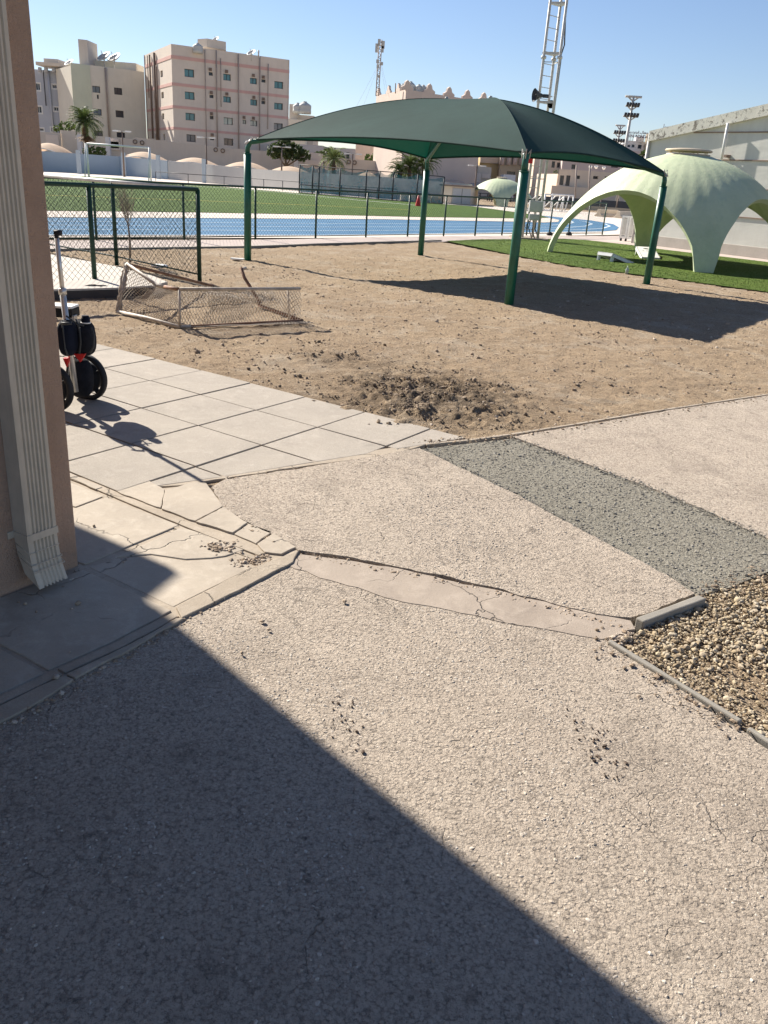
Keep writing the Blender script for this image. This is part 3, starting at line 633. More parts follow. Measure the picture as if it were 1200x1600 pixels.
gline('lane_line', [(800, 350.5), (862, 352), (887, 350.5), (896, 347.5), (890, 344.5)], .10, M['line_track'], .008)
gline('lane_line', [(820, 354.5), (880, 356), (915, 353.5), (925, 350), (915, 346.5), (905, 345)], .10, M['line_track'], .008)
gline('lane_line', [(850, 358.5), (910, 359), (942, 357), (953, 353.5), (945, 350)], .10, M['line_track'], .008)
gline('track_edge_line', [(-300, 367.5), (500, 368), (860, 363), (945, 362)], .12, M['line'], .008)
gline('touch_line', [(200, 283.5), (440, 301.5), (561, 313.5), (652, 321.5)], .22, M['line'], .032)
gline('pitch_line', [(-100, 300), (75, 306), (300, 314), (530, 323.5), (640, 328.5)], .13, M['line_yellow'], .032)
# pale platform beside the green pen
plp = [(p.x, p.y) for p in pz([(-140, 385), (79, 397), (182, 416), (240, 431), (262, 440), (240, 446), (180, 449.5), (85, 452), (-160, 455)], .12)]
tag(sheet('concrete_platform', plp, .12, M['plat'], thick=.2, bevel=.01), kind='structure')

pe = [Vector((gz(*q, .12).x, gz(*q, .12).y-.012, 0)) for q in [(240, 446), (180, 449.5), (85, 452), (-160, 455)]]
m = MB()
for a, b in zip(pe, pe[1:]): m.extr([a, b, b+Vector((0, 0, .105)), a+Vector((0, 0, .105))], Vector((.0, -.03, 0)))
tag(m.build('black_edging', M['frame_dark']), 'black plastic sheet edge below the pale platform', 'edging')

# ------------------------------------------------------------------ the building on the left with its downpipe
C = Vector((-1.277, 3.115, 0)); u = Vector((-.517, -.857, 0)).normalized(); nrm = Vector((.857, -.517, 0)).normalized(); n2 = -u
shd = Vector((math.cos(R(SUN_AZ-180)), math.sin(R(SUN_AZ-180)), 0)); TE = math.tan(R(SUN_EL))
bld = thing('house', 'brown stucco building corner with a cream downpipe at the left edge', 'building', (-1.6, 2.6, 0))
def W(s_, o_, z_): return C+u*s_+nrm*o_+Vector((0, 0, z_))
wl = MB(); wl.prism([(p.x, p.y) for p in (W(0, 0, 0), W(9, 0, 0), W(9, -7, 0), W(0, -7, 0))], -.04, 3.0)
wo = wl.build('wall', M['stucco'], bld, bevel=.006)
um = MB(); k_ = .07; um.prism([(p.x, p.y) for p in (W(-k_, k_, 0), W(9, k_, 0), W(9, -7, 0), W(-k_, -7, 0))], 3.0, 10.5); um.build('unseen_upper_wall', M['upper_stucco'], bld)  # unseen storey: overhang shaped for the shadow edge, extra height added to block sky
# unseen flat roof slab, shaped to cast the shadow on the walk: outline thrown back along the sun from where its shade falls
ZR = 2.95
def back(p, z=ZR): return (p.x-shd.x*z/TE, p.y-shd.y*z/TE)
cpl = Vector((W(-k_, k_, 0).x, W(-k_, k_, 0).y, 0))
S1 = gz(272, 892)+(gz(120, 825)-gz(272, 892)).normalized()*3.6
roof = [back(gz(272, 892)), back(gz(244, 914)), back(gz(222, 931)), back(gz(228, 945)), back(gz(262, 965)), (cpl.x-shd.x*.02, cpl.y-shd.y*.02), (W(1.2, -.3, 0).x, W(1.2, -.3, 0).y), (W(1.2, -3.5, 0).x, W(1.2, -3.5, 0).y), back(S1)]
rm = MB(); rm.prism(roof, ZR-.02, ZR+.04); rm.build('roof', M['soffit'], bld)
# downpipe: ribbed face, band, curved spout
dpp = MB(); s0, s1, dep = .150, .277, .082
def prof(o_shift=0, sx0=s0, sx1=s1):
    pts = [(sx1, .003), (sx1, dep)]; nr = 6; a = sx1-.020
    for k in range(nr):
        c0 = a-k*(a-sx0-.008)/nr; st = (a-sx0-.008)/nr
        pts += [(c0, dep), (c0-st*.25, dep-.007), (c0-st*.55, dep-.007), (c0-st*.8, dep)]
    pts += [(sx0, dep), (sx0, .003)]; return pts
pf = prof(); lay = []
def layer(z, sh=0, tilt=0, sc_=1.0): return [W(s_, sh+o_*sc_, z-tilt*(o_/dep)) for s_, o_ in pf]
layers = [layer(4.0), layer(.26), layer(.225, .0, .006), layer(.195, .004, .022), layer(.165, .010, .034), layer(.140, .020, .045), layer(.088, .042, .045)]
vs_ = [p for L_ in layers for p in L_]; n_ = len(pf); fs = [(i*n_+k, i*n_+k+1, (i+1)*n_+k+1, (i+1)*n_+k) for i in range(len(layers)-1) for k in range(n_-1)]
fs += [(i*n_+n_-1, i*n_, (i+1)*n_, (i+1)*n_+n_-1) for i in range(len(layers)-1)]
dpp.add(vs_, fs); po = dpp.build('downpipe', M['pipe'], bld)
so_ = po.modifiers.new('s', 'SOLIDIFY'); so_.thickness = .0025; so_.offset = -1
bm_ = MB()
for zc in (.245, 3.0):
    for (a, b, c_, d_) in ((s0-.006, s0-.002, 0, dep+.004), (s1+.002, s1+.006, 0, dep+.004), (s0-.006, s1+.006, dep+.002, dep+.006)):
        bm_.extr([W(a, c_, zc-.014), W(b, c_, zc-.014), W(b, d_, zc-.014), W(a, d_, zc-.014)], (0, 0, .028))
    bm_.extr([W(s1+.004, 0.001, zc-.014), W(s1+.03, 0.001, zc-.014), W(s1+.03, .005, zc-.014), W(s1+.004, .005, zc-.014)], (0, 0, .028))
    bm_.build('pipe_bracket', M['pipe'], po); bm_ = MB()
for zc, sh in ((.205, .004), (.172, .016), (.148, .03)):
    c2_ = MB(); c2_.tube([W(s1+.003, sh, zc+.002), W(s1+.003, sh+dep+.002, zc-.036*(1 if zc < .2 else .6)), W(s0-.003, sh+dep+.002, zc-.036*(1 if zc < .2 else .6)), W(s0-.003, sh, zc+.002)], .0022, 6); c2_.build('seam', M['pipe'], po)

# ------------------------------------------------------------------ chain link helper
def chain(mb, A, B, z0, z1, pitch=.06, r=.0022, zfun=None):
    A = Vector((A[0], A[1], 0)); B = Vector((B[0], B[1], 0)); d = B-A; L = d.length; d.normalize(); H_ = z1-z0; nn = Vector((-d.y, d.x, 0))*r
    k = int(L/pitch)
    for sgn in (1, -1):
        s_ = -H_
        while s_ < L+H_:
            a, b = (s_, s_+H_) if sgn == 1 else (s_+H_, s_)
            za, zb = z0, z1
            # bar from (a,z0) to (b,z1), trimmed to [0, L]
            def cut(s0_, z0_, s1_, z1_):
                t0, t1 = 0., 1.; ds = s1_-s0_
                if abs(ds) < 1e-9: return None
                ta, tb = sorted(((0-s0_)/ds, (L-s0_)/ds)); t0 = max(t0, ta); t1 = min(t1, tb)
                if t1-t0 < 1e-3: return None
                return s0_+ds*t0, z0_+(z1_-z0_)*t0, s0_+ds*t1, z0_+(z1_-z0_)*t1
            c_ = cut(a, za, b, zb)
            if c_:
                p = A+d*c_[0]+Vector((0, 0, c_[1])); q = A+d*c_[2]+Vector((0, 0, c_[3])); t = (q-p).normalized(); up_ = t.cross(nn).normalized()*r; o_ = nn*sgn*.9
                mb.add([p+nn+o_, p+up_+o_, p-nn+o_, p-up_+o_, q+nn+o_, q+up_+o_, q-nn+o_, q-up_+o_], [(0, 1, 5, 4), (1, 2, 6, 5), (2, 3, 7, 6), (3, 0, 4, 7)])
            s_ += pitch*1.414
def post(root, name, p, h, r, mat, z0=-.04, n=10):
    m = MB(); m.tube([(p[0], p[1], z0), (p[0], p[1], h)], r, n); return m.build(name, mat, root)

# track fence
tf = thing('chain_link_fence', 'long low black chain link fence between the pink footpath and blue track', 'fence', (FA+FB)/2)
fp = [(-110, 377.2), (20, 376.2), (151, 375.2), (288, 374.2), (399, 372.7), (493, 371.5), (571.5, 370), (636.6, 369), (693, 368.4), (742, 368), (784, 367.3), (822.5, 367.2), (858, 367.1), (888, 367), (915.6, 366.6), (941, 366.2)]
tops = []; fpg = [gz(*q) for q in fp]; HF = 1.21
for p in fpg: post(tf, 'post', p, HF, .028, M['dgreen'])
m = MB(); m.tube([p+Vector((0, 0, HF)) for p in fpg], .026, 8); m.build('top_rail', M['dgreen'], tf)
m = MB(); m.tube([p+Vector((0, 0, .05)) for p in fpg], .012, 6); m.build('bottom_wire', M['dgreen'], tf)
for a, b in zip(fpg, fpg[1:]):
    m = MB(); chain(m, a, b, .05, HF, .07, .0028); m.build('wire_mesh', M['wire2'], tf)
for i in (-4, -3):
    p = fpg[i]; m = MB(); m.lathe([(0, .0), (.12, .0), (.13, .05), (.07, .11), (0, .13)], (p.x, p.y-.1, 0), 10); m.build('post_foot', M['black'], tf)

# green pen fence: two faces meeting at a corner
pen = thing('chain_link_pen', 'dark green chain link enclosure on the left beside the concrete platform', 'fence', gz(312, 439.5), )
K = gz(312, 439.5); P1 = gz(149, 450); P0 = K+(P1-K)*2.6; Q1 = gz(182.5, 414.5); Q0 = K+(Q1-K)*2.4; HP = 1.29
for p, zz in ((K, -.04), (P1, .0), (P0, 0), (Q1, 0), (Q0, 0)):
    post(pen, 'post', p, HP, .032, M['dgreen'], zz)
m = MB(); m.tube([K+Vector((0, 0, HP)), P0+Vector((0, 0, HP))], .03, 8); m.build('top_rail', M['dgreen'], pen)
m = MB(); m.tube([K+Vector((0, 0, HP)), Q0+Vector((0, 0, HP))], .03, 8); m.build('top_rail', M['galv'], pen)
for a, b, z0_ in ((K, P1, .10), (P1, P0, .10), (K, Q1, .12), (Q1, Q0, .12)):
    m = MB(); chain(m, a, b, z0_, HP, .062, .0023); m.build('wire_mesh', M['wire'], pen)
m = MB(); m.tube([K+Vector((0, 0, .1)), Q1+Vector((0, 0, .14)), Q0+Vector((0, 0, .14))], .012, 6); m.build('bottom_rail', M['dgreen'], pen)
# crumpled black cloth by the post foot
def cloth_lump(name, c, r, h, mat, lab, cat, seed):
    m = MB(); n_ = 18; k_ = 7; vs_ = []
    for i in range(k_+1):
        t = i/k_
        for k in range(n_):
            a = 2*math.pi*k/n_; rr = r*(math.cos(t*math.pi/2)**.7)*(1+.35*noise.noise(Vector((math.cos(a)*1.5, math.sin(a)*1.5, seed+t))))
            z = h*math.sin(t*math.pi/2)*(1+.4*noise.noise(Vector((math.cos(a)*2, math.sin(a)*2, seed+9+t*2))))
            vs_.append((c.x+math.cos(a)*rr*1.5, c.y+math.sin(a)*rr, c.z+z-.01))
    m.add(vs_, [(i*n_+k, i*n_+(k+1) % n_, (i+1)*n_+(k+1) % n_, (i+1)*n_+k) for i in range(k_) for k in range(n_)], True); return tag(m.build(name, mat), lab, cat)
cloth_lump('black_cloth', gz(150, 462), .16, .13, M['black_cloth'], 'crumpled black cloth at the foot of the green pen post', 'cloth', 3)

# dry bare shrub in the pen
sh = thing('bare_shrub', 'dry leafless shrub standing behind the green pen mesh', 'shrub', gz(203, 409))
b0 = gz(203, 409); b1 = at(200.5, 352, b0.y); m = MB(); m.tube([b0-Vector((0, 0, .03)), b0.lerp(b1, .5)+Vector((.015, 0, 0)), b1], [.022, .018, .014], 7); m.build('trunk', M['twig'], sh)
tw = MB(); r_ = random.Random(5)
def twig(p, d, L, r, k):
    pts = [p]; q = p.copy(); dd = d.copy()
    for i in range(3): dd = (dd+Vector((r_.uniform(-.25, .25), r_.uniform(-.25, .25), r_.uniform(-.05, .25)))).normalized(); q = q+dd*L/3; pts.append(q)
    tw.tube(pts, [r, r*.85, r*.7, r*.5], 3, cap=False)
    if k > 0:
        for _ in range(3 if k > 1 else 4): i = r_.randint(1, 3); twig(pts[i], (dd+Vector((r_.uniform(-.7, .7), r_.uniform(-.7, .7), r_.uniform(0, .6)))).normalized(), L*.62, r*.6, k-1)
for _ in range(13):
    a = r_.uniform(0, 6.28); e = r_.uniform(.1, .55); twig(b1-Vector((0, 0, r_.uniform(0, .12))), Vector((math.cos(a)*e, math.sin(a)*e, 1)).normalized(), .36, .005, 3)
tw.build('crown', M['twig'], sh)

# ------------------------------------------------------------------ broken goal lying in the dirt
gl = thing('broken_goal', 'small rusty broken goal frame with torn net lying on the dirt', 'goal', gz(283, 510))
A0 = gz(184, 487, .02); Bq = gz(281, 511, .02); Cq = gz(472, 501, .02)
A_t = at(198, 412, A0.y+.25); F1 = at(246, 446, Bq.y+.75); B_t = at(280, 452, Bq.y+.05); C_t = at(469, 451, Cq.y+.02); F1.z = max(F1.z, .2)
def bar(pts, r, mat, name='frame_pipe', n=9): m = MB(); m.tube(pts, r, n); return m.build(name, M[mat], gl)
bar([A0, A0.lerp(Bq, .5)+Vector((0, 0, .01)), Bq, Bq+(Cq-Bq).normalized()*.12], .02, 'worn_white'); bar([Bq+(Cq-Bq).normalized()*.08, Bq.lerp(Cq, .4), Bq.lerp(Cq, .8), Cq], .017, 'rust')
bar([A_t, F1+(A_t-F1)*.12, F1, F1+(B_t-F1)*.35], .02, 'worn_white'); bar([F1+(B_t-F1)*.25, B_t], .018, 'rust'); bar([B_t, C_t], .018, 'worn_white')
bar([Bq, B_t], .013, 'worn_white', 'upright'); bar([at(452, 500, Cq.y), at(450, 451, Cq.y+.02)], .014, 'worn_white', 'upright')
bar([A_t+Vector((.01, .02, -.01)), gz(334, 447, .02)], .018, 'rust')
Dg = gz(405, 477, .03); D1 = at(382, 434, Dg.y+.35); D2 = at(376.5, 421, D1.y+.05); D3 = at(384, 419, D1.y+.12)
bar([D3, D2], .021, 'worn_white'); bar([D2+Vector((0, 0, .02)), D1, Dg+Vector((0, 0, .05)), Dg, Cq], .021, 'rust')
# net-wrapped left upright
m = MB(); 
for k in range(9):
    pts = []
    for i in range(8):
        t = i/7; p = A0.lerp(A_t, t)+Vector((rnd.uniform(-.035, .035), rnd.uniform(-.03, .03), rnd.uniform(-.02, .02))); pts.append(p)
    m.tube(pts, .007, 4, cap=False)
m.build('wrapped_net', M['net'], gl); bar([A0, A_t], .02, 'worn_white', 'upright')
def netpatch(a, b, c_, d_, nu, nv, sag=.03, name='net', r=.0029):
    """diamond net between corners a-b (bottom) and d-c (top)"""
    m = MB(); G_ = {}
    def q(i, j):
        s_, t = i/nu, j/nv; p = (a*(1-s_)+b*s_)*(1-t)+(d_*(1-s_)+c_*s_)*t
        p = p+Vector((noise.noise(p*3), noise.noise(p*3+Vector((5, 5, 5))), noise.noise(p*3+Vector((9, 1, 1)))*.7))*sag*math.sin(math.pi*min(1, max(0, t)))*1.5; p.z = max(p.z-sag*math.sin(math.pi*s_)*t*.5, .004); return p
    for i in range(nu+1):
        for j in range(nv):
            if (i+j) % 2 == 0:
                for di in (-1, 1):
                    if 0 <= i+di <= nu: m.tube([q(i, j), q(i+di, j+1)], r, 3, cap=False)
            else: pass
    return m.build(name, M['net'], gl)
netpatch(Bq, Cq, C_t, B_t, 84, 12); netpatch(A0, Bq, B_t, F1, 40, 14)
netpatch(A0+Vector((.03, .1, 0)), gz(240, 470), F1, A_t, 20, 20, .05)
netpatch(Cq, Dg, D1*.6+Dg*.4, C_t, 26, 12, .06); netpatch(gz(334, 447, .01), Dg, Dg+Vector((0, 0, .08)), B_t+(F1-B_t)*.3, 46, 12, .05)
netpatch(Bq+Vector((0, -.02, 0)), Cq+Vector((.18, -.1, 0)), Cq, Bq, 84, 8, .01, 'net')
netpatch(gz(262, 475, .01), gz(440, 470, .02), gz(420, 448, .03), gz(290, 450, .02), 50, 12, .05)

# ------------------------------------------------------------------ green shade canopy
base = [gz(387, 405), gz(657, 398.5), gz(795, 475.5), gz(1010, 444)]
cor = [at(399, 217, base[0].y), at(667, 247, base[1].y), at(823, 237, base[2].y), at(1037, 268, base[3].y)]
can = thing('shade_canopy', 'large green fabric shade canopy on four green posts over the dirt yard', 'canopy', (1, 16.4, 0))
Cc = sum(cor, Vector())/4; ZC = sum(c.z for c in cor)/4
def inner(c, k): v = Cc-c; v.z = 0; return c+v.normalized()*k
ptop = []
for p, c in zip(base, cor):
    p = Vector((p.x, p.y, 0)); top = Vector((c.x, c.y, c.z)); hpost = c.z-.26 if p is not base[1] else c.z-.2
    m = MB(); m.tube([p-Vector((0, 0, .05)), (p.x, p.y, hpost*.5), (p.x, p.y, hpost)], .068, 16); po_ = m.build('post', M['green_post'], can)
    m = MB(); m.lathe([(.0, 0), (.073, 0), (.073, .012), (0, .014)], (p.x, p.y, hpost), 14); m.build('post_cap', M['green_post'], po_)
    e = Vector((p.x, p.y, c.z-.10)); m = MB(); m.tube([(p.x, p.y, hpost-.02), e-Vector((0, 0, .06)), e.lerp(inner(top, .0), .4)+Vector((0, 0, -.0)), inner(top, .12)+Vector((0, 0, -.02)), inner(top, .6)+Vector((0, 0, .10)), inner(top, 1.3)+Vector((0, 0, .28)), inner(top, 2.1)+Vector((0, 0, .44))], .045, 10); m.build('rafter', M['green_post'], can)
    m = MB()
    for q in range(4): a_ = q*1.5; m.tube([top+Vector((math.cos(a_)*.02, math.sin(a_)*.02, -.03)), top+Vector((math.cos(a_)*.06, math.sin(a_)*.06, .03)), e+Vector((math.cos(a_)*.05, math.sin(a_)*.05, .01))], .008, 5)
    m.lathe([(0, -.03), (.035, -.02), (.035, .02), (0, .03)], e+Vector((0, 0, .03)), 8, axis=(c-p)); m.build('tension_fitting', M['galv'], can)
# membrane: hipped shape with arched rafters and scalloped edges
c0, c1, c2, c3 = cor[0], cor[1], cor[3], cor[2]      # around the outline
HR = .93; dR = (c3-c0).normalized(); dR.z = 0; ctr = Vector((Cc.x, Cc.y, 0)); RL, RR_ = ctr-dR*.5, ctr+dR*.5
V = []; F = []; rim = []; NS = 40; NTT = 30
for (e0, e1, r0, r1) in ((c0, c3, RL, RR_), (c3, c2, RR_, RR_), (c2, c1, RR_, RL), (c1, c0, RL, RL)):
    b0_ = len(V)
    for j in range(NTT+1):
        t = j/NTT
        for i in range(NS+1):
            s_ = i/NS; e = e0.lerp(e1, s_); rr = r0.lerp(r1, s_); arch = 4*s_*(1-s_)
            zr = ZC+HR; h = 1-(1-t)**1.72; p = Vector((e.x+(rr.x-e.x)*t, e.y+(rr.y-e.y)*t, 0)); z = e.z*(1-t)+ZC*t+HR*h
            pull = .085*arch*(1-t)**2; p += (ctr-p)*pull; z += .12*arch*(1-t)**5-.075*arch*math.sin(math.pi*t)
            V.append((p.x, p.y, z))
            if j == 0 and i < NS: rim.append(V[-1])
    F += [(b0_+j*(NS+1)+i, b0_+j*(NS+1)+i+1, b0_+(j+1)*(NS+1)+i+1, b0_+(j+1)*(NS+1)+i) for j in range(NTT) for i in range(NS)]
m = MB(); m.add(V, F, True); mem = m.build('fabric_roof', M['canopy'], can)
for sec in (0, 1, 2, 3): hm = MB(); hm.tube([Vector(V[sec*(NS+1)*(NTT+1)+j*(NS+1)])+Vector((0, 0, .003)) for j in range(NTT+1)], .006, 5, cap=False); hm.build('hip_seam', M['canopy'], mem)
rim.append(rim[0]); hm = MB(); hm.tube([Vector(p)-Vector((0, 0, .012)) for p in rim], .016, 6, cap=False); hm.build('hem', M['canopy'], can)
for p in (RL, RR_): hm = MB(); hm.lathe([(0, 0), (.035, 0), (.03, .04), (0, .05)], (p.x, p.y, ZC+HR-.005), 8); hm.build('ridge_cap', M['grey_box'], can)

# ------------------------------------------------------------------ domed pavilions
def mat_dome():
    t = NT('pale_green_grp'); n0 = t.noise(1.1, 6, .7); n1 = t.noise(7, 6, .75)
    c = t.mix(t.mr(n0, .3, .7), (.41, .47, .30), (.55, .60, .39)); c = t.mix(t.mr(n1, .55, .8, 0, .35), c, (.58, .60, .50))
    st = t.noise(1, 5, .7, t.scalevec((5, 5, .5))); c = t.mix(t.mr(st, .55, .75, 0, .45), c, (.30, .40, .26)); c = t.mix(t.mr(t.noise(2.3, 5, .7), .62, .75, 0, .5), c, (.30, .50, .16))
    return t.done(c, .55, t.bump(n1, .01), .4)
M['dome'] = mat_dome(); M['shade_b'] = simple('barrier_beige', (.66, .56, .42), .8, .12, 4); M['collar'] = simple('beige_collar', (.50, .42, .31), .7, .12, 4)
def dome(center, legs, Rb=3.28, Zt=2.50, hz=1.62, rc=.55, sc_=1.0, lab='', group=None, legw=4.0):
    c = Vector(center); root = thing('domed_pavilion', lab, 'pavilion', (c.x, c.y, 0), group); legs = sorted([a % 360 for a in legs]); nl = len(legs)
    NT_ = 288; NR = 30; vs_ = []
    for i in range(NT_):
        th = 360*i/NT_
        k = max([j for j in range(nl) if legs[j] <= th], default=nl-1); a0 = legs[k]; a1 = legs[(k+1) % nl]
        span = (a1-a0) % 360; ph = (th-a0) % 360; mid = span/2; half = mid-legw; x = (ph-mid)/half
        zo = hz*(1-abs(x)**2.15)**(1/2.0) if abs(x) < 1 else 0
        zo = zo*sc_-.02
        for j in range(NR+1):
            t = j/NR; zz = Zt*sc_+(zo-Zt*sc_)*(1-(1-t)**1.0)
            zn = min(1, zz/(Zt*sc_*1.015)); rr = Rb*sc_*(max(0, 1-max(zn, 0)**1.5))**.5
            if j == 0: rr = max(rr, rc*sc_)
            rr = max(rr, rc*sc_)
            fl = .5-abs(((th/360*40) % 1)-.5)                               # shallow flutes
            rr *= 1-.011*fl*min(1, zn*1.5)*(1 if zn < .99 else 0)
            vs_.append((c.x+rr*math.cos(R(th)), c.y+rr*math.sin(R(th)), zz))
    fs = [(i*(NR+1)+j, i*(NR+1)+j+1, ((i+1) % NT_)*(NR+1)+j+1, ((i+1) % NT_)*(NR+1)+j) for i in range(NT_) for j in range(NR)]
    m = MB(); m.add(vs_, fs, True); o = m.build('shell', M['dome'], root); s_ = o.modifiers.new('s', 'SOLIDIFY'); s_.thickness = .13*sc_; s_.offset = 1; s_.use_even_offset = False
    es = o.modifiers.new('e', 'EDGE_SPLIT'); es.split_angle = R(35)
    zt = (Zt+.09)*sc_; m = MB(); m.lathe([(rc*.9*sc_, -.02), (rc*1.0*sc_, .0), (rc*1.0*sc_, .07*sc_), (rc*.85*sc_, .07*sc_)], (c.x, c.y, zt), 28); m.build('collar', M['collar'], root)
    for k in range(8): m = MB(); a = k*math.pi/4+.2; m.tube([(c.x+rc*.86*sc_*math.cos(a), c.y+rc*.86*sc_*math.sin(a), zt+.05*sc_), (c.x+rc*.86*sc_*math.cos(a), c.y+rc*.86*sc_*math.sin(a), zt+.15*sc_)], .015*sc_, 5); m.build('vent_strut', M['collar'], root)
    m = MB(); m.lathe([(0, .135*sc_), (rc*1.04*sc_, .125*sc_), (rc*1.08*sc_, .14*sc_), (rc*1.04*sc_, .175*sc_), (rc*.6*sc_, .20*sc_), (0, .215*sc_)], (c.x, c.y, zt), 32); m.build('vent_cap', M['collar'], root)
    return root
dome((7.27, 23.45), [172, 267.5, 354, 88], Rb=3.14, lab='large pale green fluted dome on arched legs standing on the lawn')
Yf = 84.; cf = gz(784, 323); 
dome((cf.x+.1, cf.y+3.0), [168, 268, 350, 85], Rb=3.65, Zt=2.55, hz=1.5, legw=8.5, sc_=.82, lab='small distant pale green dome beyond the playing field')

# ------------------------------------------------------------------ lattice mast with horns and cable
mst = thing('lattice_mast', 'tall pale three legged lattice mast beside the footpath', 'mast', gz(828, 373))
lb = [gz(815.7, 373), gz(839.6, 375), None]; ctr = (lb[0]+lb[1])/2; dv_ = lb[1]-lb[0]; lb[2] = ctr+Vector((-dv_.y, dv_.x, 0))*.86
YM = lb[0].y; HT = 9.2
def taper(b, z):
    cc = (lb[0]+lb[1]+lb[2])/3; k = 1-.05*z/HT; return Vector((cc.x+(b.x-cc.x)*k, cc.y+(b.y-cc.y)*k, z))
for b in lb: m = MB(); m.tube([taper(b, -.05), taper(b, HT)], .045, 8); m.build('leg', M['galv'], mst)
m = MB(); z = .3
while z < HT:
    m.tube([taper(lb[0], z), taper(lb[2], z)], .012, 5); z += .33
m.build('rungs', M['galv'], mst)['kind'] = 'stuff'
for zz in [at(842, 159, YM).z, at(855, 83, YM).z, at(868, 5, YM).z, 2.7]:
    m = MB(); m.add([taper(b, zz-.03)+(taper(b, zz)-taper((lb[0]+lb[1]+lb[2])/3, zz)).normalized()*.06 for b in lb]+[taper(b, zz+.03)+(taper(b, zz)-taper((lb[0]+lb[1]+lb[2])/3, zz)).normalized()*.06 for b in lb], [(0, 1, 2), (5, 4, 3), (0, 3, 4, 1), (1, 4, 5, 2), (2, 5, 3, 0)]); m.build('plate', M['galv'], mst)
zz = at(855, 90, YM).z
for b in lb: m = MB(); m.lathe([(0, -.04), (.085, -.035), (.085, .035), (0, .04)], taper(b, zz), 10); m.build('flange', M['galv'], mst)
for zz in (.9, 1.9, 3.3, at(855, 97, YM).z):
    m = MB(); m.tube([taper(lb[0], zz), taper(lb[1], zz+.0), taper(lb[2], zz)], .014, 5); m.build('brace', M['galv'], mst)
m = MB(); m.prism([(ctr.x+x, ctr.y+y+.25) for x, y in ((-.6, -.45), (.6, -.45), (.6, .6), (-.6, .6))], -.05, .05); m.build('base_block', M['kerb'], mst, bevel=.01)
def boxpx(name, x0, y0, x1, y1, Y, dep, mat, parent=None, lab=None, cat=None, bevel=.01):
    a = at(x0, y0, Y); b = at(x1, y1, Y); m = MB(); m.box(min(a.x, b.x), max(a.x, b.x), Y-dep, Y, min(a.z, b.z), max(a.z, b.z)); o = m.build(name, mat, parent, bevel=bevel); return tag(o, lab, cat) if lab else o
jb = boxpx('junction_box', 827, 313, 846, 332, YM-.05, .22, M['grey_box'], None, 'upper larger grey junction box on the lattice mast', 'junction box')
boxpx('door', 829, 315, 844, 330, YM-.275, .012, M['grey_box'], jb, bevel=.003)
jb2 = boxpx('junction_box', 826, 334, 841, 344.5, YM-.05, .2, M['grey_box'], None, 'lower smaller grey junction box on the lattice mast', 'junction box')
boxpx('door', 828, 335.5, 839, 343, YM-.255, .012, M['grey_box'], jb2, bevel=.003)
def cable(pts, Y, r, lab=None): m = MB(); m.tube([at(x, y, Y) for x, y in pts], r, 5); return m.build('cable', M['black'], mst)
cable([(886, -20), (884, 15), (882, 70), (877, 85), (876, 97), (869, 150), (867, 165), (863, 195), (856, 230), (853, 262), (850, 300), (842, 316)], YM-.12, .022)
cable([(838, 344), (836, 358), (842, 374)], YM-.15, .02); cable([(829, 344), (826, 356), (831, 374)], YM-.15, .016); cable([(833, 344), (832, 362), (836, 374)], YM-.1, .016); cable([(828, 345), (822, 352), (824, 360), (818, 350)], YM-.1, .012)
hr = boxpx('warning_sign', 826, 246.5, 832, 255.5, YM-.08, .02, M['red'], None, 'small red sign plate high on the lattice mast', 'sign', .002)
def horn(px, py, Y, sz, ax, lab):
    c = at(px, py, Y); a = Vector(ax).normalized(); t = thing('horn_speaker', lab, 'loudspeaker', c, 'horn speakers on the lattice mast'); m = MB()
    m.lathe([(sz*.98, 0), (sz, .01), (sz*.93, .02), (sz*.6, .12), (sz*.33, .24), (sz*.22, .3), (sz*.28, .31), (sz*.28, .48), (0, .49)], c, 20, axis=tuple(a)); m.build('horn', M['darkcloth'], t)
    m = MB(); m.lathe([(0, .16), (sz*.18, .17), (sz*.2, .06), (0, .04)], c, 12, axis=tuple(a)); m.build('driver', M['black'], t)
    m = MB(); m.tube([c+a*.4, c+a*.62], .02, 6); m.build('bracket', M['galv'], t)
horn(834.5, 148.5, YM, .20, (1, .25, .0), 'dark round horn loudspeaker sticking out left of the mast')
horn(861, 163, YM-.1, .12, (.3, .9, .1), 'small grey horn loudspeaker tucked inside the lattice mast')

